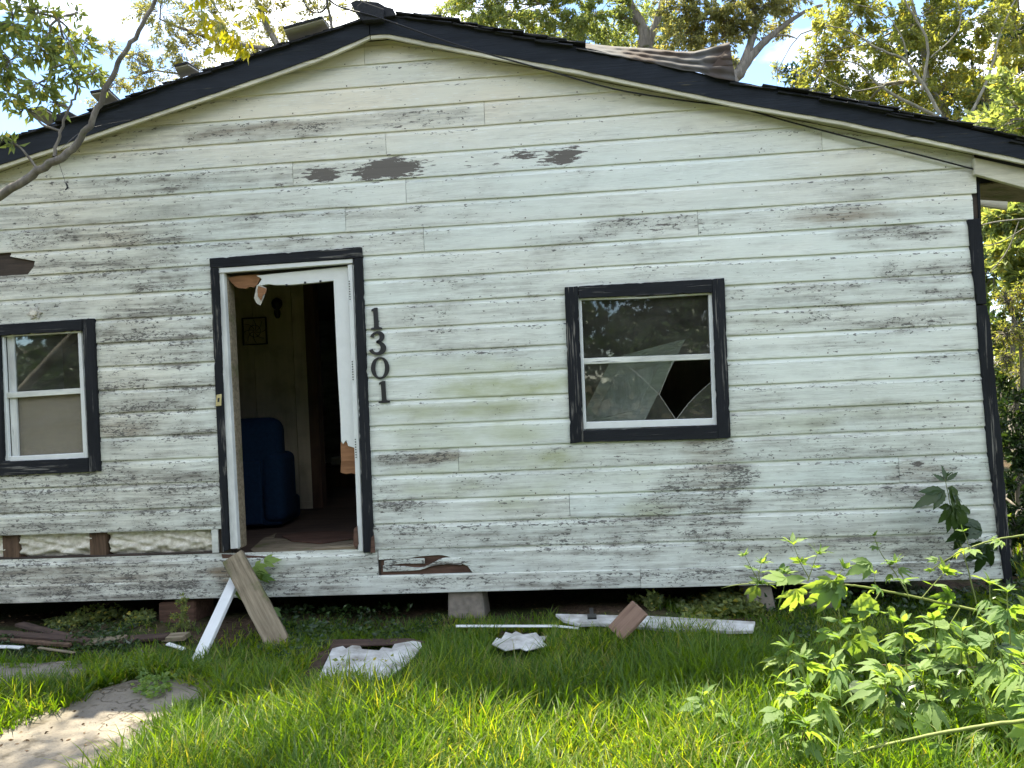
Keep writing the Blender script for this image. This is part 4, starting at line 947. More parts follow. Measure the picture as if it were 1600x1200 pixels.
# ================================================================ VEGETATION helpers
def inpoly(x, y, poly):
    ins = np.zeros(len(x), bool); n = len(poly); j = n-1
    for i in range(n):
        xi, yi = poly[i]; xj, yj = poly[j]
        c = ((yi > y) != (yj > y)) & (x < (xj-xi)*(y-yi)/(yj-yi+1e-12)+xi); ins ^= c; j = i
    return ins
def gpoly(pts, z=0.): return [tuple(G0(x, y, z))[:2] for x, y in pts]
def unit(a): return a/(np.linalg.norm(a, axis=-1, keepdims=True)+1e-9)
def cards(C, T, L, W, fold=.25, rnd=None):
    """leaf-shaped folded blades: two triangles either side of the midrib"""
    n = len(C); N = unit(np.cross(T, rng.normal(size=(n, 3)))); Sd = np.cross(T, N)
    L = L[:, None]; W = W[:, None]
    V = np.stack([C, C+T*L*.45+Sd*W*.5+N*W*fold, C+T*L-N*W*.2, C+T*L*.45-Sd*W*.5+N*W*fold], 1).reshape(-1, 3)
    i = np.arange(n)*4; F3 = np.concatenate([np.stack([i, i+1, i+2], 1), np.stack([i, i+2, i+3], 1)])
    r = rng.uniform(0, 1, n) if rnd is None else rnd
    return V, F3, np.repeat(r, 4)
def clump_leaves(clumps, size, ratio=.42, ntw=16, droop=.25, twr=.004):
    """clumps: (centre, (rx,ry,rz), n leaves) -> leaf cards gathered on radiating twigs, and the twigs"""
    Cs, Ts, Rn, tw = [], [], [], []
    for c, rad, n in clumps:
        c = np.array(tuple(c)); rad = np.array(rad); nt_ = max(4, int(ntw)); k = max(1, n//nt_)
        d = unit(rng.normal(size=(nt_, 3))); st = c + d*rad*rng.uniform(0, .35, (nt_, 1)); en = c + d*rad*rng.uniform(.6, 1.15, (nt_, 1)) - np.array([0, 0, droop])*rad*rng.uniform(.2, 1, (nt_, 1))
        hue = rng.uniform(0, 1)
        for a_, b_ in zip(st, en):
            mid = (a_+b_)/2 + rng.normal(size=3)*rad*.10 + np.array([0, 0, .08])*rad
            if twr: tw.append([(a_, twr*1.6), (mid, twr), (b_, twr*.4)])
            t = rng.uniform(.15, 1, k)[:, None]**.8; q = (1-t)**2*a_+2*t*(1-t)*mid+t*t*b_
            ax = unit(b_-a_); off = rng.normal(size=(k, 3)); off -= (off@ax)[:, None]*ax; off = unit(off)
            Cs.append(q+off*rad.mean()*.04*rng.uniform(0, 1.5, (k, 1))); T_ = unit(off*.9+ax*.7+rng.normal(size=(k, 3))*.35+np.array([0, 0, -droop])); Ts.append(T_)
            Rn.append((hue+rng.normal(0, .22, k)) % 1)
    C = np.concatenate(Cs); T = np.concatenate(Ts); n = len(C); L = size*rng.uniform(.6, 1.3, n)
    return cards(C, T, L, L*ratio, rnd=np.concatenate(Rn)), tw
def limb(a_, b_, r0, r1, wob=.12, k=4, sag=0.):
    a_, b_ = np.array(tuple(a_)), np.array(tuple(b_)); L = np.linalg.norm(b_-a_); pts = []
    for i in range(k+1):
        t = i/k; p = a_+(b_-a_)*t
        if 0 < i < k: p = p+rng.normal(size=3)*L*wob*.4
        p = p+np.array([0, 0, sag*4*t*(1-t)*L]); pts.append((p, r0+(r1-r0)*t))
    return smoothpath([p for p, r in pts], [r for p, r in pts], 3)
def tree(name, base, trunk, limbs, clumps, lsize, leafmat, barkmat, label, group=None, cat='tree', ratio=.42, ntw=16, twr=.004, tmax=None):
    t = empty(name, tuple(base), label, cat, group)
    V, Q = tubes([smoothpath([p for p, r in trunk], [r for p, r in trunk], 5, .01)], 9); fast('trunk', V, Q, None, barkmat, t, origin=Vector(base))
    for lb in limbs:
        pth = smoothpath([p for p, r in lb], [r for p, r in lb], 5, .008); V, Q = tubes([pth], 7); fast('branch', V, Q, None, barkmat, t, origin=Vector(lb[0][0]))
    (V, F3, rn), tw = clump_leaves(clumps, lsize, ratio, ntw, twr=twr)
    cr = fast('crown', V, None, F3, leafmat, t, rnd=rn, origin=Vector(V.mean(0)))
    # boughs that carry the clumps, from the nearest point of trunk or limb
    nodes = np.array([tuple(p) for lb in [trunk]+limbs for p, r in lb[1:]] or [tuple(base)])
    bo = []
    for c, rad, n in clumps:
        c = np.array(tuple(c)); dd = np.linalg.norm(nodes-c, axis=1); q = nodes[dd.argmin()]
        bo.append(limb(q, c, max(.008, min(.05, dd.min()*.014)), .006, .10, 4, .03))
    V, Q = tubes(bo+tw, 4); tg = fast('twigs', V, Q, None, barkmat, t, origin=Vector(V.mean(0))); tg['kind'] = 'stuff'; cr['kind'] = 'stuff'
    return t
def px_clumps(lst, n, k=1.):
    out = []
    for x, y, Y, rx, ry in lst:
        c = P(x, y, Y); m = (Y+5.4)/F; out.append((c, (rx*m, max(rx, ry)*m*.8, ry*m), int(n*k*rx*ry/1600)))
    return out

# ---------------------------------------------------------------- trees behind the house
Y1 = 9
c1 = px_clumps([(170,75,Y1,20,20),(250,20,Y1,59,44),(290,75,Y1,61,44),(235,120,Y1,44,37),(330,30,Y1,61,49),(380,70,Y1+1,55,41),(420,25,Y1,59,44),(300,115,Y1,49,27),(460,60,Y1+1,41,32),(500,25,Y1,44,32),(520,60,Y1+1,30,20),(212,85,Y1,24,24),(270,-60,Y1,73,55),(380,-60,Y1,73,55),(480,-60,Y1,73,55),(420,110,Y1,37,20),(560,-30,Y1,49,37),(180,130,Y1,30,18),(150,160,Y1+1,20,14),(410,85,Y1+1,40,20),(550,12,Y1+1,34,16)], 1500)
b = P(560, 300, Y1); b.z = 0
tree('thin_leaved_tree', b, [(b, .16), (P(520,150,Y1), .12), (P(440,80,Y1), .07), (P(400,0,Y1), .04)], [[(P(440,80,Y1), .05), (P(330,60,Y1), .035), (P(250,30,Y1), .015)], [(P(480,110,Y1), .05), (P(340,120,Y1), .03), (P(240,110,Y1), .012)], [(P(520,150,Y1), .06), (P(520,50,Y1), .03), (P(500,-40,Y1), .02)]],
     c1, .062, M['leafB'], M['bark'], 'lacy thin-leaved tree behind the left half of the roof', 'trees behind the house', ratio=.36, ntw=30)
Y2 = 12
c2 = px_clumps([(745,15,Y2,44,39),(790,25,Y2,55,42),(850,20,Y2,60,47),(880,50,Y2,52,31),(930,25,Y2,57,52),(940,70,Y2+1,47,26),(820,52,Y2+1,47,18),(985,15,Y2,34,31),(770,-50,Y2,78,52),(880,-60,Y2,78,52),(975,55,Y2+1,29,29),(720,-5,Y2,31,18),(770,35,Y2+1,57,18),(910,60,Y2+2,78,26),(1010,30,Y2+2,39,39),(700,12,Y2+1,26,20),(1040,40,Y2+2,36,36),(1020,75,Y2+2,40,16)], 1900)
b = P(1012, 300, Y2); b.z = 0
tree('broad_tree', b, [(b, .26), (P(1010,150,Y2), .2), (P(1009,74,Y2), .17), (P(1003,40,Y2), .11), (P(985,5,Y2), .09), (P(965,-60,Y2), .06)], [[(P(1009,74,Y2), .12), (P(1022,45,Y2), .09), (P(1032,15,Y2), .08), (P(1045,-40,Y2), .05)], [(P(1003,45,Y2), .05), (P(985,30,Y2), .035), (P(960,28,Y2), .02)], [(P(985,5,Y2), .06), (P(930,-5,Y2), .04), (P(850,5,Y2), .02)]],
     c2, .085, M['leafA'], M['bark'], 'broad tree with a forked trunk behind the middle of the roof', 'trees behind the house', ntw=34)
Y3 = 11
c3 = px_clumps([(1060,15,Y3,42,38),(1065,55,Y3,42,30),(1100,35,Y3,50,42),(1110,75,Y3+.5,35,22),(1150,15,Y3,55,38),(1130,55,Y3,32,35),(1195,8,Y3,48,30),(1235,-10,Y3,42,30),(1165,45,Y3,28,20),(1100,-50,Y3,75,50),(1200,-60,Y3,75,50),(1150,100,Y3,9,12),(1090,90,Y3+1,28,12),(1215,45,Y3+1,26,16),(1130,100,Y3+1.5,44,12),(1000,85,Y3+1.5,60,10)], 1900)
b = P(1120, 400, Y3); b.z = 0
tree('leaning_tree', b, [(b, .2), (P(1140,180,Y3), .15), (P(1155,115,Y3), .13), (P(1185,75,Y3), .08), (P(1215,48,Y3), .06), (P(1250,22,Y3), .04), (P(1285,8,Y3), .03)], [[(P(1160,105,Y3), .10), (P(1172,70,Y3), .08), (P(1180,35,Y3), .06), (P(1170,-30,Y3), .04)], [(P(1180,60,Y3), .03), (P(1150,40,Y3), .02), (P(1120,30,Y3), .012)], [(P(1190,60,Y3), .03), (P(1225,55,Y3), .02), (P(1245,60,Y3), .01)]],
     c3, .08, M['leafB'], M['bark'], 'dark tree leaning right behind the curled tin sheet', 'trees behind the house', ntw=34)
Y4 = 6.5
c4 = px_clumps([(1290,40,Y4+1,43,41),(1275,95,Y4+1,41,36),(1260,145,Y4+1,34,24),(1320,80,Y4+1,48,43),(1340,25,Y4,50,41),(1330,140,Y4+1,55,34),(1390,60,Y4,55,48),(1380,120,Y4+1,55,43),(1400,170,Y4+1,60,29),(1440,25,Y4,55,43),(1450,90,Y4,55,48),(1465,150,Y4,58,41),(1450,200,Y4+1,48,19),(1520,30,Y4-.5,55,48),(1530,100,Y4,58,50),(1540,160,Y4-.5,53,41),(1590,50,Y4,55,60),(1600,120,Y4-.5,53,50),(1350,-50,Y4,84,53),(1480,-50,Y4,84,53),(1600,-40,Y4,72,53),(1215,110,Y4+2,12,17),(1290,175,Y4+2,43,12),(1650,60,Y4,72,72),(1660,170,Y4,72,72)], 1150)
b = P(1500, 800, Y4); b.z = 0
tree('branchy_tree', b, [(b, .2), (P(1500,300,Y4), 0.0930), (P(1480,190,Y4), 0.0620), (P(1450,130,Y4), 0.0434), (P(1435,40,Y4), 0.0279), (P(1410,-40,Y4), 0.0186)],
     [[(P(1480,190,Y4-.6), 0.0279), (P(1410,155,Y4-.6), 0.0217), (P(1370,130,Y4-.6), 0.0174), (P(1340,100,Y4-.6), 0.0112), (P(1290,95,Y4-.6), 0.0062)], [(P(1470,180,Y4-.8), 0.0248), (P(1420,100,Y4-.8), 0.0186), (P(1370,75,Y4-.8), 0.0136), (P(1330,50,Y4-.8), 0.0093), (P(1290,40,Y4-.8), 0.0062)],
      [(P(1440,140,Y4-.8), 0.0217), (P(1450,70,Y4-.8), 0.0174), (P(1425,20,Y4-.8), 0.0124), (P(1400,-20,Y4-.8), 0.0087)], [(P(1420,105,Y4-.7), 0.0124), (P(1410,60,Y4-.9), 0.0087), (P(1380,20,Y4-.9), 0.0062), (P(1330,5,Y4-.9), 0.0043)],
      [(P(1500,210,Y4-.8), 0.0248), (P(1545,120,Y4-.8), 0.0186), (P(1560,60,Y4-.8), 0.0136), (P(1590,-10,Y4-.8), 0.0093)], [(P(1380,135,Y4-.9), 0.0112), (P(1330,140,Y4-1), 0.0074), (P(1270,110,Y4-1), 0.0043)], [(P(1455,90,Y4-.9), 0.0124), (P(1500,40,Y4-1), 0.0093), (P(1490,-20,Y4-1), 0.0062)]],
     c4, .07, M['leafC'], M['palebark'], 'tangled tree with pale bare branches and yellowing leaves above the right eave', 'trees behind the house', ntw=30)
Y5 = 8.5
c5 = px_clumps([(1250,120,Y5,26,34),(1240,160,Y5,24,16),(1300,130,Y5,50,40),(1360,160,Y5,60,40),(1430,190,Y5,60,36),(1500,150,Y5,60,50),(1560,190,Y5,60,50),(1580,260,Y5,60,50),(1590,380,Y5,60,70),(1590,520,Y5,60,70),(1600,660,Y5,60,80),(1640,820,Y5,80,80),(1600,20,Y5,80,60),(1450,60,Y5,80,60)], 900)
b = P(1640, 900, Y5); b.z = 0
tree('dark_tree', b, [(b, .2), (P(1620,500,Y5), .15), (P(1560,200,Y5), .08), (P(1500,100,Y5), .04)], [[(P(1600,380,Y5), .08), (P(1480,210,Y5), .05), (P(1300,150,Y5), .02)]],
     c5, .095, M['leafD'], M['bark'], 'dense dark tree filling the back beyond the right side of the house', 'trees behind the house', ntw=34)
# shrubs along the right-hand side wall
def shrub(name, items, n, size, mat, label, cat='shrub', ratio=.42, ntw=18, group='shrubs beside the right wall', bark='bark'):
    cl = px_clumps(items, n); m = np.mean([tuple(c) for c, r, k in cl], 0); b = Vector((m[0], m[1], 0))
    return tree(name, b, [(b, .03), (Vector((m[0], m[1], m[2]*.5)), .022), (Vector(m), .012)], [], cl, size, mat, M[bark], label, group, cat, ratio, ntw, .003)
shrub('vine_thicket', [(1565,340,2.2,26,30),(1560,300,2.4,22,18),(1590,320,2.2,26,26),(1580,390,2.0,34,30),(1600,430,2.0,30,30),(1625,360,2.0,34,50),(1560,395,2.4,14,26),(1600,280,2.5,18,18),(1552,430,3.0,30,40),(1555,510,3.0,30,40),(1556,360,3.2,30,40)], 800, .085, M['leafA'], 'olive vine thicket with bare stalks under the right eave')
shrub('feathery_shrub', [(1575,470,1.5,24,24),(1600,460,1.5,30,26),(1575,520,1.5,24,22),(1605,530,1.5,30,26),(1640,480,1.5,40,40),(1570,560,1.6,18,20),(1600,585,1.7,26,24)], 900, .035, M['leafC'], 'bright green feathery shrub halfway up the right corner board', ratio=.3, ntw=40)
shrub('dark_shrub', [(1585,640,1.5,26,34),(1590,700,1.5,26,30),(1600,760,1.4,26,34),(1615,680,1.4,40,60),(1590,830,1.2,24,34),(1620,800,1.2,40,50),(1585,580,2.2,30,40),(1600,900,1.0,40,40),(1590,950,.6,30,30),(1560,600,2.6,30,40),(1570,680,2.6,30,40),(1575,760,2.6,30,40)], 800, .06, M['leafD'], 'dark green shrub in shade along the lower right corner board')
V, Q = tubes([smoothpath([P(1534,352,1.0), P(1560,346,1.2), P(1620,340,1.6)], [.006,.007,.008], 4), smoothpath([P(1540,385,1.5), P(1570,375,1.5), P(1610,350,1.5)], [.004,.005,.004], 4), smoothpath([P(1548,425,1.4), P(1575,390,1.4), P(1592,345,1.4)], [.004,.005,.003], 4)], 6)
o = fast('dead_vine', V, Q, None, M['palebark'], None, origin=Vector(V.mean(0))); tag(o, 'dead pale vine stalks crossing beside the right corner below the eave', 'vine')

# ---------------------------------------------------------------- the near tree whose bough crosses the upper left
NY = -1.1
bb = Vector((-6.6, -2.2, 0))
main = [(Vector((-5.9,-1.8,1.4)), 0.0560), (P(-160,385,NY), 0.0400), (P(0,306,NY), 0.0248), (P(60,268,NY), 0.0232), (P(105,238,NY), 0.0216), (P(140,198,NY), 0.0176), (P(160,150,NY), 0.0160), (P(185,100,NY), 0.0144), (P(210,58,NY), 0.0128), (P(240,5,NY), 0.0112), (P(262,-40,NY), 0.0096), (P(280,-140,NY+.2), 0.0080)]
side = [(P(84,245,NY), 0.0104), (P(95,205,NY), 0.0080), (P(108,170,NY), 0.0072), (P(120,140,NY), 0.0064), (P(118,90,NY), 0.0048), (P(90,30,NY), 0.0040)]
side2 = [(P(158,155,NY), 0.0032), (P(178,128,NY), 0.0024), (P(150,108,NY), 0.0024), (P(110,95,NY), 0.0016)]
side3 = [(P(0,306,NY), 0.0160), (P(-60,200,NY), 0.0144), (P(-40,80,NY), 0.0112), (P(10,-20,NY), 0.0080)]
cn = px_clumps([(20,35,NY,36,34),(60,20,NY,36,30),(60,75,NY,42,34),(15,95,NY,34,34),(100,60,NY+.1,34,28),(110,110,NY,36,24),(60,130,NY,36,24),(145,118,NY,28,18),(15,150,NY,28,20),(85,160,NY+.1,16,18),(-50,60,NY,60,60),(30,-40,NY,60,40),(-60,160,NY,50,40),(120,20,NY+.2,14,14),(22,224,NY,10,9),(0,215,NY,14,8),(130,70,NY+.3,26,26),(40,170,NY+.1,26,16)], 230)
top = []
for k in range(46):
    x = rng.uniform(-5.2, -1.9); y = rng.uniform(-.9, 1.0); top.append((Vector((x, y, rng.uniform(5.6, 7.2))), (.4, .4, .28), int(150)))
tree('overhanging_tree', bb, [(bb, .11), (Vector((-6.3,-2.0,.8)), .09), (Vector((-5.9,-1.8,1.4)), .075), (Vector((-5.1,-1.2,3)), .06), (Vector((-4.6,-.6,5)), .045), (Vector((-3.8,0,6.2)), .03)], [main, side, side2, side3], cn+top, .062, M['leafA'], M['bark'],
     'near tree reaching in from the left with a bare grey bough across the gable', ratio=.38, ntw=20, twr=.0018)
cy = px_clumps([(318,18,NY,26,20),(345,35,NY,22,22),(372,50,NY,18,22),(345,65,NY,14,12),(395,12,NY,24,12),(385,72,NY,12,10),(330,-30,NY,50,24)], 75)
cyt = empty('yellow_leaf_spray', tuple(P(350,-40,NY)), 'spray of backlit yellow green leaves hanging over the left roof slope', 'branch')
(V, F3, rn), tw = clump_leaves([c for c in cy], .082, .36, 9, .9, .002)
fast('leaves', V, None, F3, M['leafY'], cyt, rnd=rn, origin=Vector(V.mean(0)))
V, Q = tubes(tw+[smoothpath([P(262,-60,NY), P(320,-10,NY), P(350,30,NY), P(375,60,NY)], [.006,.004,.003,.002], 4)], 4); fast('twigs', V, Q, None, M['stem'], cyt, origin=Vector(V.mean(0)))
V, Q = tubes([smoothpath([P(92,255,NY), P(98,272,NY), P(104,292,NY)], [.0012,.0012,.001], 3), smoothpath([P(103,286,NY), P(106,292,NY), P(102,297,NY)], [.004,.006,.003], 3), smoothpath([P(92,236,NY), P(140,200,-.4), P(240,182,-.2)], [.001,.001,.001], 3)], 5)
o = fast('hanging_thread', V, Q, None, M['wire'], None, origin=Vector(V.mean(0))); tag(o, 'dark scrap dangling on a thread below the grey bough', 'thread')

for k, (x, y, h) in enumerate([(6.6, 4.5, 5.5), (9.5, 7.5, 7.0), (8.2, 1.0, 4.5)]):
    b = Vector((x, y, 0)); cl = [(Vector((x+rng.uniform(-1.5, 1.5), y+rng.uniform(-1.2, 1.2), h*rng.uniform(.12, .95))), (1.1, 1.1, .8), 1300) for _ in range(16)]
    tree('side_yard_tree', b, [(b, .14), (Vector((x, y, h*.4)), .10), (Vector((x+.2, y, h*.8)), .05)], [], cl, .10, M['leafB' if k else 'leafA'], M['bark'], ['bushy tree in the side yard behind the leafy shrubs', 'taller tree at the back of the side yard', 'low bushy tree beyond the right corner'][k], 'trees in the side yard', ratio=.5, ntw=26, twr=.006)
cl = [(Vector((x, 34+4*math.sin(x*.7), z)), (3.2, 2.2, 2.), 420) for x in np.arange(-48, 52, 3.4) for z in (1.2, 4.2, 7.0)]
(V, F3, rn), tw = clump_leaves(cl, .5, .6, 20, twr=0)
o = fast('far_woods', V, None, F3, M['leafD'], None, rnd=rn, origin=Vector((0, 34, 0))); tag(o, 'far edge of the woods beyond the back yard', kind='stuff')
# trees across the road, behind the photographer: what the panes reflect
for k, (x, y, h) in enumerate([(-12,-21,10.5),(-6.5,-23,11.5),(-1.5,-22,10),(4,-22.5,11),(9.5,-21,9.2),(15,-22,11),(-17,-20.5,11),(-22.5,-20,12)]):
    b = Vector((x, y, 0)); cl = [(Vector((x+rng.uniform(-2, 2), y+rng.uniform(-1.2, 1.2), h*rng.uniform(.15, .95))), (1.7, 1.5, 1.2), 900) for _ in range(34)]
    tree('roadside_tree', b, [(b, .22), (Vector((x, y, h*.4)), .16), (Vector((x+.2, y, h*.8)), .07)], [], cl, .26, M['leafD'], M['bark'], ['dark tree across the road, third from the far left end', 'tall dark tree across the road', 'low dark tree across the road', 'dark tree across the road behind the camera', 'dark rounded tree across the road', 'dark tree across the road, rightmost', 'dark tree across the road, second from the far left end', 'dark tree across the road at the far left end'][k], 'trees across the road', ratio=.6, ntw=24, twr=.01)

cl = [(Vector((x, -19+.4*math.sin(x), z)), (1.2, .8, .8), 420) for x in np.arange(-18, 20, 1.5) for z in (.4, 1.5, 2.6)]
(V, F3, rn), tw = clump_leaves(cl, .22, .6, 18, twr=0)
o = fast('hedge', V, None, F3, M['leafD'], None, rnd=rn, origin=Vector((0, -19, 0))); tag(o, 'long dark hedge across the road behind the photographer', 'hedge')
# ---------------------------------------------------------------- grass
EXC = [gpoly(PATH1), gpoly(PATH2), gpoly([(498,1056),(520,1012),(553,1006),(600,1014),(655,1004),(662,1012),(640,1034),(600,1054),(560,1062)]), gpoly([(868,952),(1180,968),(1184,992),(1000,986),(868,974)]), gpoly([(778,988),(850,992),(852,1006),(780,1008)]), gpoly([(940,950),(1010,944),(1010,990),(945,994)])]
SVX = EXC
def vnoise(x, y, s, seed):
    r_ = np.random.default_rng(seed); g_ = r_.uniform(0, 1, (64, 64)); X = (x*s) % 63; Y = (y*s) % 63; i, j = X.astype(int), Y.astype(int); fx, fy = X-i, Y-j; fx = fx*fx*(3-2*fx); fy = fy*fy*(3-2*fy)
    return (g_[i, j]*(1-fx)+g_[(i+1) % 64, j]*fx)*(1-fy)+(g_[i, (j+1) % 64]*(1-fx)+g_[(i+1) % 64, (j+1) % 64]*fx)*fy
def grass(name, n, x0, x1, y0, y1, hmin, hmax, wid, label, mat, keep=None, dens=True, droop=1.):
    x = rng.uniform(x0, x1, n); y = rng.uniform(y0, y1, n); hn = vnoise(x+20, y+20, 1.7, 3)*.6+vnoise(x+20, y+20, 6., 4)*.4
    k = np.ones(n, bool)
    if dens:
        for e in EXC: k &= ~inpoly(x, y, e)
        pr = np.clip(1.1-np.clip((y+.40)/.5, 0, 1)*1.15, 0, 1)                        # thins out into the crawl space
        left = np.clip((-1.9-x)/.5, 0, 1); pr = pr*(1-left*np.clip((y+.8)/.2, 0, 1)*.9)      # worn soil on the left
        pr = np.where((x > .6), np.clip(1-np.clip((y-.1)/.35, 0, 1), 0, 1), pr); pr = np.where(x > -.3, np.maximum(pr, .35*(y < -.02)), pr)
        pr *= np.clip(.45+hn*1.1, 0, 1); k &= rng.uniform(0, 1, n) < pr
    if keep is not None: k &= keep(x, y)
    x, y, hn = x[k], y[k], hn[k]; n = len(x)
    sc_ = np.clip((-.25-y)/1.0, .05, 1.) if dens else np.ones(n)
    if dens: sc_ = sc_*(1-.45*np.clip((-1.7-x)/.5, 0, 1)*np.clip((y+1.5)/.5, 0, 1))
    # shorter round the things that lie in it
    h = (hmin+(hmax-hmin)*rng.beta(2, 2.6, n))*(.55+.8*hn)*(.32+.68*sc_)
    for e in SVX[2:3]+SVX[4:5]:
        cx, cy = np.mean([p[0] for p in e]), np.mean([p[1] for p in e]); wx_ = max(p[0] for p in e)-min(p[0] for p in e)
        near = (np.abs(x-cx) < wx_*.55) & (y < cy) & (y > cy-.8); h = np.where(near, h*np.clip(.05+(cy-y)*.75, .16, 1), h)
    w_ = wid*rng.uniform(.4, 1.7, n); az = rng.uniform(0, 2*np.pi, n); lean = rng.uniform(.05, .55, n)*h; dr = rng.beta(1.5, 2, n)*.8*droop
    d = np.stack([np.cos(az), np.sin(az), np.zeros(n)], -1); tw = az+np.pi/2+rng.normal(0, .5, n); s_ = np.stack([np.cos(tw), np.sin(tw), np.zeros(n)], -1)
    B = np.stack([x, y, gz(x, y)-.01], -1); lv = [0, .28, .55, .8, 1.]; V = np.zeros((n, 9, 3))
    for i, t in enumerate(lv):
        c = B + d*(lean*t+h*dr*t**2.2)[:, None] + np.array([0, 0, 1.])*(h*(t-.42*dr*t**3))[:, None]; ww = (w_*(1-t**2.2)*.5*(.75+.6*min(t*3, 1)))[:, None]
        if i < 4: V[:, 2*i] = c-s_*ww; V[:, 2*i+1] = c+s_*ww
        else: V[:, 8] = c
    o = np.arange(n)[:, None]*9; F4 = np.concatenate([np.stack([o[:, 0]+2*i, o[:, 0]+2*i+1, o[:, 0]+2*i+3, o[:, 0]+2*i+2], 1) for i in range(3)]); F3 = np.stack([o[:, 0]+6, o[:, 0]+7, o[:, 0]+8], 1)
    rn = np.repeat((vnoise(x+20, y+20, 2.5, 9)*.55+rng.uniform(0, .45, n))*.98, 9)
    ob = fast(name, V.reshape(-1, 3), F4, F3, mat, None, rnd=rn, origin=Vector((float(x.mean()), float(y.mean()), 0))); tag(ob, label, kind='stuff'); return ob
grass('grass', 185000, -4.6, 4.4, -2.75, .35, .09, .30, .0054, 'long bright green grass in front of the house', M['grass'])
grass('grass', 30000, -9, 9, -9, -2.75, .08, .26, .012, 'long grass around where the photographer stands', M['grass'], dens=False)
grass('grass', 14000, 3.2, 9, -2.75, 6, .10, .30, .012, 'rough grass beyond the right side of the house', M['grass'], dens=False)
grass('dry_grass', 8000, -4.4, 3.4, -2.4, .2, .06, .20, .004, 'dry pale grass and straw among the green', M['drygrass'], droop=1.3)
# tufts by the left path, wider blades
grass('path_tufts', 5200, -4.2, -1.4, -1.6, -.5, .14, .30, .010, 'coarse grass tufts along the edge of the path', M['grass'], keep=lambda x, y: vnoise(x+20, y+20, 4.5, 31) > .55)

# small broad-leaved ground cover
def cover(n, region, size, hmax, label, mat, thin=0., over=False):
    poly = gpoly(region); xs = [p[0] for p in poly]; ys_ = [p[1] for p in poly]
    x = rng.uniform(min(xs), max(xs), n); y = rng.uniform(min(ys_), max(ys_), n); k = inpoly(x, y, poly) & (vnoise(x+20, y+20, 5, 12) > .4+thin)
    for e in ([] if over else EXC): k &= ~inpoly(x, y, e)
    x, y = x[k], y[k]; m = len(x); z = gz(x, y)+hmax*vnoise(x+20, y+20, 4, 8)*rng.uniform(0, 1, m)
    T = unit(np.stack([rng.normal(size=m), rng.normal(size=m), rng.uniform(-.1, .7, m)], -1)); L = size*rng.uniform(.5, 1.4, m)
    V, F3, rn = cards(np.stack([x, y, z], -1), T, L, L*.6, .15); o = fast('ground_cover', V, None, F3, mat, None, rnd=rn, origin=Vector((float(x.mean()), float(y.mean()), 0))); tag(o, label, kind='stuff')
cover(5200, [(70,985),(300,980),(300,1000),(240,1035),(60,1030),(-60,1025),(-60,995)], .028, .10, 'small weeds among the boards left of the doorway', M['leafD'])
cover(3500, [(440,950),(640,960),(700,985),(640,1000),(470,1060),(400,1030)], .035, .16, 'low leafy weeds below the doorway', M['leafD'])
cover(900, [(1010,965),(1185,975),(1185,992),(1010,984)], .04, .12, 'weeds poking up round the fallen door', M['leafA'], .15, True)
cover(700, [(500,1030),(640,1030),(640,1070),(480,1070)], .03, .10, 'weeds poking up round the torn panel', M['leafA'], .15, True)
cover(3600, [(60,960),(240,960),(240,985),(80,985)], .03, .14, 'small green seedlings at the mouth of the crawl space', M['leafA'], .05)
cover(4500, [(980,935),(1180,930),(1190,965),(990,970)], .04, .14, 'low weeds along the wall by the fallen door', M['leafA'])
cover(2600, [(200,1040),(420,1040),(400,1110),(180,1130)], .035, .10, 'trailing weeds creeping over the path', M['leafW'], .12)
cover(5000, [(1180,940),(1640,920),(1700,1180),(1350,1190),(1230,1060)], .045, .22, 'mixed low weeds under the ragweed at right', M['leafD'])
cover(3400, [(250,1045),(370,1055),(365,1120),(290,1125),(210,1095),(215,1065)], .032, .10, 'sunlit creeping weeds over the far end of the path', M['leafW'], .06, True)
cover(900, [(120,1035),(200,1035),(190,1090),(120,1090)], .03, .06, 'sparse weeds at the end of the first slab', M['leafA'], .1, True)
def edge_keep(polys, w_):
    def f(x, y):
        k = np.zeros(len(x), bool)
        for e in polys:
            n = len(e)
            for i in range(n):
                ax, ay = e[i]; bx, by = e[(i+1) % n]; L2 = (bx-ax)**2+(by-ay)**2+1e-9; t = np.clip(((x-ax)*(bx-ax)+(y-ay)*(by-ay))/L2, 0, 1); k |= np.hypot(x-ax-t*(bx-ax), y-ay-t*(by-ay)) < w_
        return k & (vnoise(x+20, y+20, 6, 77) > .5)
    return f
EE = EXC[:2]; SV = EXC; EXC = []
grass('edge_grass', 60000, -4.5, -1.2, -2.6, -.3, .08, .24, .007, 'grass leaning over the ragged edges of the path', M['grass'], keep=edge_keep(EE, .11))
EXC = SV
EXC = []
DP = gpoly([(868,966),(1010,974),(1182,982),(1184,996),(1000,990),(868,980)]); PP_ = gpoly([(490,1045),(640,1036),(650,1062),(480,1072)])
grass('panel_grass', 9000, -2.2, 2.2, -.95, .1, .06, .17, .005, 'grass blades standing up through the fallen white pieces', M['grass'], keep=lambda x, y: inpoly(x, y, DP) | (inpoly(x, y, PP_) & (vnoise(x+20, y+20, 9, 5) > .5)))
EXC = SV
cover(7000, [(300,1075),(1250,1030),(1300,1200),(250,1200)], .030, .14, 'small broad leaved weeds mixed into the lawn', M['leafW'], .22)
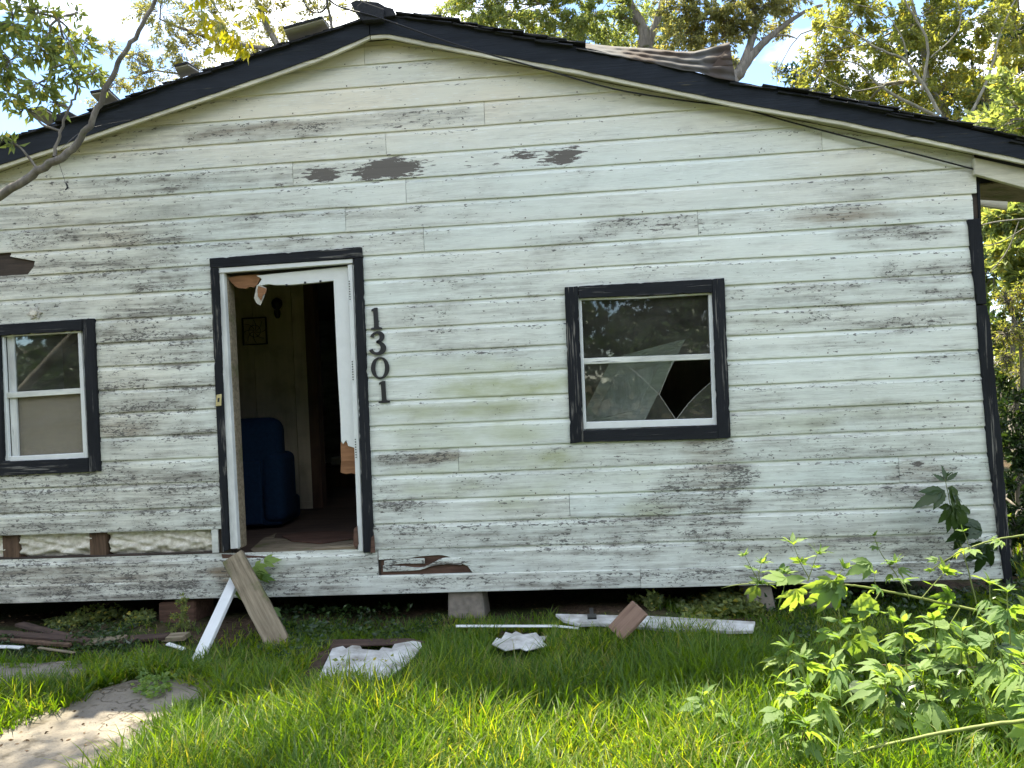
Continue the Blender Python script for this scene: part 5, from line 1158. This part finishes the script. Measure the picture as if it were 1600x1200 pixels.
# leaf litter on path and soil
def litter():
    n = 2200; x = rng.uniform(-4.6, 3.5, n); y = rng.uniform(-2, .6, n); k = (rng.uniform(0, 1, n) < np.where(x < -1.3, 1, .35)); x, y = x[k], y[k]; n = len(x)
    T = unit(np.stack([rng.normal(size=n), rng.normal(size=n), rng.normal(0, .12, n)], -1)); L = rng.uniform(.008, .032, n)
    z = np.where(inpoly(x, y, EXC[0]) | inpoly(x, y, EXC[1]), .034, gz(x, y)+.008)
    V, F3, rn = cards(np.stack([x, y, z], -1), T, L, L*.5, .2); o = fast('leaf_litter', V, None, F3, M['litter'], None, rnd=rn, origin=Vector((-1, -1, 0))); tag(o, 'brown dead leaves scattered on soil and path', kind='stuff')
litter()

# ---------------------------------------------------------------- palmate weeds at the right
def palmate(lobes, name, droop=.35):
    V, Fc = [(0, 0, 0)], []
    for a_, l, wd in lobes:
        ca, sa = math.cos(a_), math.sin(a_); k = len(V)
        def pt(u, v, z=0.):
            x = u*ca-v*sa; y = u*sa+v*ca; r2 = x*x+y*y; return (x, y, z-droop*r2)
        prof_ = [(.16, .16), (.30, .44), (.35, .38), (.47, .52), (.53, .42), (.65, .42), (.71, .30), (.83, .24), (.88, .14)]
        m0 = len(V)
        for u, hw in prof_: V += [pt(u*l, hw*wd, .05+.02*math.sin(u*9+a_)), pt(u*l, 0, 0.), pt(u*l, -hw*wd, .04+.03*math.sin(u*7+2*a_))]
        V.append(pt(l, 0)); tip = len(V)-1
        Fc += [(0, m0+1, m0), (0, m0+2, m0+1)]
        for i in range(len(prof_)-1): a0 = m0+3*i; Fc += [(a0, a0+1, a0+4, a0+3), (a0+1, a0+2, a0+5, a0+4)]
        a0 = m0+3*(len(prof_)-1); Fc += [(a0, a0+1, tip), (a0+1, a0+2, tip)]
    me = bpy.data.meshes.new(name); me.from_pydata(V, [], Fc); me.update(); me.polygons.foreach_set('use_smooth', [True]*len(me.polygons)); return me
LM = [palmate([(0, 1, .42), (.62, .86, .36), (-.62, .84, .36), (1.35, .55, .26), (-1.35, .55, .26)], 'leaf_five'), palmate([(0, 1, .46), (.6, .72, .34), (-.6, .75, .34)], 'leaf_three', .5),
      palmate([(0, 1, .36)], 'leaf_lance', .3), palmate([(0, 1, .34), (.55, .9, .30), (-.5, .92, .30), (1.15, .7, .24), (-1.1, .72, .24)], 'leaf_five_narrow', .7)]
for me in LM: me.materials.append(M['leafW'])
LMD = [me.copy() for me in LM]
for me in LMD: me.materials.clear(); me.materials.append(M['leafD'])
def put_leaf(parent, p, dirv, nrm, size, kind=0, dark=False):
    x = Vector(dirv).normalized(); n = Vector(nrm); n = (n-x*n.dot(x))
    n = n.normalized() if n.length > 1e-4 else Vector((0, 0, 1)); y = n.cross(x)
    o = bpy.data.objects.new('leaf', (LMD if dark else LM)[kind]); COL.objects.link(o); o.parent = parent
    q = Vector(p)-parent.location; s = size; sy = s*random.uniform(.72, 1.15); sz = s*random.uniform(.3, 1.9)
    o.matrix_basis = Matrix(((x.x*s, y.x*sy, n.x*sz, q.x), (x.y*s, y.y*sy, n.y*sz, q.y), (x.z*s, y.z*sy, n.z*sz, q.z), (0, 0, 0, 1))); return o
def rv(s=1.): return Vector([random.gauss(0, s) for _ in range(3)])
def rosette(t, p, up, size, n=6, dark=False):
    for k in range(n):
        a_ = k*2.4; side = (RT*math.cos(a_)+fwd*math.sin(a_)*.8); d = Vector(up)*random.uniform(.35, 1.3)+side*random.uniform(.5, .9); put_leaf(t, p, d, Vector(up)+rv(.25), size*random.uniform(.55, 1.1), random.choice([2, 2, 1]), dark)
def weed(name, label, pts, rad, nodes, size, group, cat='plant', side_tips=True, stemmat='stem', dark=False, hang=.55):
    """pts: (x, y, distance); leaves in opposite pairs at nodes along the stem"""
    W = [D(x, y, d) for x, y, d in pts]; base = Vector(W[0]); t = empty(name, tuple(base), label, cat, group)
    path = smoothpath(W, list(np.linspace(rad, rad*.35, len(W))), 6, .0015); V, Q = tubes([path], 7); fast('stem', V, Q, None, M[stemmat], t, origin=base)
    P_ = [p for p, r in path]; pet = []
    for k in range(nodes):
        i = int((k+.6)/nodes*(len(P_)-1)); p = P_[i]; tg_ = (P_[min(i+1, len(P_)-1)]-P_[max(i-1, 0)]).normalized()
        sz = size*(1-.45*k/nodes)*random.uniform(.7, 1.2)
        s_ = tg_.cross(rv()).normalized()
        for sg in (-1, 1):
            d = (s_*sg*.9+tg_*.3+Vector((0, 0, -.05))).normalized(); q = p+d*sz*.45; pet.append([(p, .0016), (p+d*sz*.2+Vector((0, 0, .006)), .0014), (q, .0011)])
            put_leaf(t, q, d+Vector((0, 0, -random.uniform(0, hang)))+rv(.2), Vector((0, 0, 1))+rv(.35)-fwd*.25, sz, random.choice([0, 0, 1, 3]), dark)
        if side_tips and k % 2 == 0:
            u = Vector((0, 0, 1))*random.uniform(.04, .12)+rv(.02); pet.append([(p, .002), (p+u*.5+rv(.004), .0017), (p+u, .001)]); rosette(t, p+u, (0, 0, 1), sz*.55, 5, dark)
    rosette(t, P_[-1], tg_+Vector((0, 0, .5)), size*.55, 6, dark)
    if pet: V, Q = tubes(pet, 4); fast('petioles', V, Q, None, M[stemmat], t, origin=base)
    return t
GW = 'ragweed plants at the right'
t = weed('ragweed_plant', 'long ragweed stem lying almost level across the foundation gap', [(1700,992,3.9),(1600,970,3.75),(1500,948,3.85),(1400,927,3.85),(1349,917,3.85),(1319,914,3.85),(1250,912,3.95),(1187,911,3.95)], .009, 5, .12, GW)
V, Q = tubes([smoothpath([D(1187,911,3.95), D(1150,914,3.95), D(1127,919,3.95)], [.004,.0025,.001], 4)], 6); fast('dry_tip', V, Q, None, M['stem'], t)
def scr(ang, f=0.): return RT*math.cos(R(ang))+UP*math.sin(R(ang))+fwd*f
for x, y, s, ang, kd, dist, nf in [(1243,920,42,-85,3,3.85,-.8),(1297,906,60,-95,3,3.85,-.9),(1300,908,52,-70,0,3.85,-.9),(1302,910,50,-125,0,3.85,-.6),(1230,904,42,170,1,3.85,-.2),(1262,905,50,178,2,3.85,-.3),(1180,915,28,-100,1,3.95,-.6),(1362,880,40,195,1,3.95,-.5),(1350,925,34,-80,1,3.85,-.6),(1360,932,44,-110,1,3.75,-.6),(1480,925,40,-95,3,3.85,-.9),
                                   (1310,1030,42,-80,3,3.65,-.9),(1315,1030,34,-130,1,3.65,-.8),(1320,1060,40,-85,0,3.65,-.9),(1318,1066,30,-140,1,3.65,-.7),(1385,950,34,-30,1,3.75,-.6),(1330,1000,40,-60,0,3.65,-.6),(1345,985,44,-40,1,3.65,-.6),(1300,985,30,-150,1,3.65,-.7),(1600,1005,40,-150,1,3.65,-.4),(1470,1000,44,-175,2,3.8,-.3),(1520,1005,44,-60,2,3.8,-.3),(1495,1010,50,-90,3,3.8,-.8)]:
    put_leaf(t, D(x, y, dist), scr(ang, -.15), fwd*nf+UP*.5+rv(.15), s/F*dist, kd)
def sprig(t, x, y, x1, y1, dist, size, n=6):
    a_, b_ = D(x, y, dist), D(x1, y1, dist); V, Q = tubes([[(a_, .003), ((a_+b_)/2+rv(.004), .0022), (b_, .0012)]], 5); fast('side_shoot', V, Q, None, M['stem'], t); rosette(t, b_, (b_-a_).normalized(), size, n); rosette(t, (a_+b_)/2, (b_-a_).normalized()*.4, size*1.1, 3)
for s_ in [(1187,911,1164,868,3.95,.05),(1187,910,1190,880,3.95,.06),(1265,905,1240,852,3.85,.07),(1262,908,1277,866,3.85,.07),(1300,912,1318,888,3.85,.06),(1310,950,1312,985,3.75,.09),(1318,1000,1322,1040,3.95,.10),(1375,925,1345,972,3.75,.09),(1500,950,1470,1000,3.65,.09),(1420,935,1400,880,3.85,.07),(1440,935,1475,895,3.85,.08)]: sprig(t, *s_)
weed('ragweed_plant', 'ragweed stem arching in from the right edge above the level one', [(1700,815,3.85),(1600,836,3.85),(1560,842,3.85),(1520,854,3.85),(1490,868,3.85),(1456,890,3.95)], .006, 4, .09, GW)
t = weed('ragweed_plant', 'dark sprig of ragweed silhouetted against the lowest boards near the corner', [(1530,960,4.9),(1510,880,4.95),(1495,830,5.0),(1483,780,5.0),(1477,748,5.0)], .005, 2, .10, GW, dark=True)
for x, y, s, ang, kd in [(1476,766,52,205,1),(1480,762,46,-40,1),(1486,790,44,-95,0),(1490,792,50,-50,1),(1505,820,44,-85,1),(1540,850,50,-100,0),(1535,830,40,160,1),(1478,752,26,100,2),(1478,752,24,150,2),(1478,752,24,40,2)]: put_leaf(t, D(x, y, 4.95), scr(ang, -.1), -fwd*.8+UP*.4+rv(.2), s/F*4.95, kd, True)
t = weed('ragweed_plant', 'small ragweed shoot standing against the wall right of the long stem', [(1420,930,4.5),(1395,890,4.6),(1375,862,4.6),(1366,838,4.6)], .004, 2, .08, GW)
weed('ragweed_plant', 'thin pale weed stem running level below the ragweed', [(1660,1030,3.7),(1570,1040,3.7),(1500,1043,3.7),(1420,1040,3.7),(1330,1038,3.7),(1238,1036,3.7)], .0045, 4, .09, GW, stemmat='drystem')
V, Q = tubes([smoothpath([D(1238,1036,3.7), D(1236,1060,3.7), D(1236,1085,3.72)], [.0016,.0014,.001], 3)], 5); o = fast('bent_stalk', V, Q, None, M['drystem'], None, origin=Vector(V.mean(0))); tag(o, 'thin bent stalk hanging from the end of the pale stem', 'stalk')
weed('ragweed_plant', 'thick green ragweed stem slanting across the lower right corner', [(1720,1112,2.9),(1600,1126,2.9),(1500,1140,2.95),(1400,1160,3.0),(1330,1178,3.05),(1270,1196,3.1),(1230,1225,3.15)], .009, 4, .11, GW)
lab = ['nearest the bottom edge', 'at the right edge, tallest', 'under the slanting stem', 'in the middle of the patch']
pos = [(1265,1130,3.6,.32),(1330,1120,3.6,.38),(1400,1110,3.6,.46),(1470,1110,3.5,.5),(1540,1100,3.6,.6),(1590,1120,3.4,.62),(1210,1160,3.4,.28),(1300,1185,3.3,.3),(1380,1190,3.2,.34),(1460,1190,3.2,.36),(1540,1190,3.2,.42),(1600,1190,3.1,.46),(1130,1180,3.4,.2),(1235,1075,3.8,.3),(1420,1150,3.3,.42),(1500,1150,3.3,.5),(1570,1150,3.2,.55),(1340,1150,3.4,.36),(1250,1200,3.1,.24)]
words_ = ['short shoot at the left tip of the patch', 'leafy shoot left of centre', 'leafy shoot in the middle', 'tall shoot right of centre', 'tall shoot near the right edge', 'tallest shoot at the right edge', 'low shoot by the open grass', 'low shoot under the slanting stem', 'low leafy shoot at the bottom edge', 'wide shoot at the bottom edge', 'dark leafy shoot near the bottom right corner', 'leafy shoot in the bottom right corner', 'smallest shoot standing alone in the grass', 'slim shoot at the left rear of the patch', 'leafy shoot crossing above the slanting stem', 'leafy shoot above the slanting stem, nearer the right edge', 'broad shoot above the slanting stem at the right edge', 'leafy shoot where the slanting stem ends', 'low shoot at the bottom edge below the stem tip']
for (x, y, dist, h), wd in zip(pos, words_):
    p = D(x, y, dist); p = Vector((p.x, p.y, 0)); q = p+Vector((random.uniform(-.1, .06), random.uniform(-.08, .08), h)); m_ = (p+q)/2+rv(.02)
    t = empty('ragweed_plant', tuple(p), 'young ragweed, '+wd, 'plant', GW)
    path = smoothpath([p, m_, q], [.005, .004, .002], 6, .002); V, Q = tubes([path], 6); fast('stem', V, Q, None, M['stem'], t, origin=p); P_ = [p_ for p_, r in path]
    for k in range(5):
        pk = P_[3+int(k*(len(P_)-4)/5)]; az_ = random.uniform(0, 3.14)
        for sg in (0, math.pi):
            d = Vector((math.cos(az_+sg), math.sin(az_+sg), random.uniform(-.2, .3))); put_leaf(t, pk+d*.02, d, Vector((0, 0, 1))+rv(.3), random.uniform(.08, .13), random.choice([0, 1, 3, 3]), random.random() < .12)
    rosette(t, q, (0, 0, 1), .08, 5)
# vine at the doorstep and plant against the block pier
t = empty('door_vine', tuple(P(430, 985, -.2)), 'small green vine growing up between plank and door sill', 'vine')
V, Q = tubes([smoothpath([P(425,985,-.2), P(400,950,-.12), P(388,930,-.10), P(398,905,-.08), P(412,885,-.06)], [.003,.003,.0025,.002,.002], 4), smoothpath([P(415,985,-.15), P(404,960,-.1), P(395,935,.1)], [.004,.003,.002], 4)], 6); fast('stem', V, Q, None, M['stem'], t)
for x, y, s, ang, kd in [(398,884,26,-30,0),(412,878,24,20,1),(400,892,26,-60,1),(388,885,18,-120,1),(410,900,20,-20,1),(368,915,26,-80,0),(378,918,24,-30,1),(372,905,18,150,1),(425,950,22,-40,1),(408,955,20,-140,1)]: put_leaf(t, P(x, y, -.10), scr(ang, -.1), -fwd*.8+UP*.5+rv(.2), s/222., kd, False)
cl = px_clumps([(285,960,-.15,20,22),(290,940,-.12,16,14),(280,980,-.2,22,14)], 900); b = P(285, 1000, -.2); b.z = 0
tree('creeper', b, [(b, .004), (P(286,970,-.15), .003), (P(290,935,-.12), .002)], [], cl, .022, M['leafA'], M['stem'], 'fine leaved creeper climbing the brown block pier', None, 'plant', .5, 14, .0012)
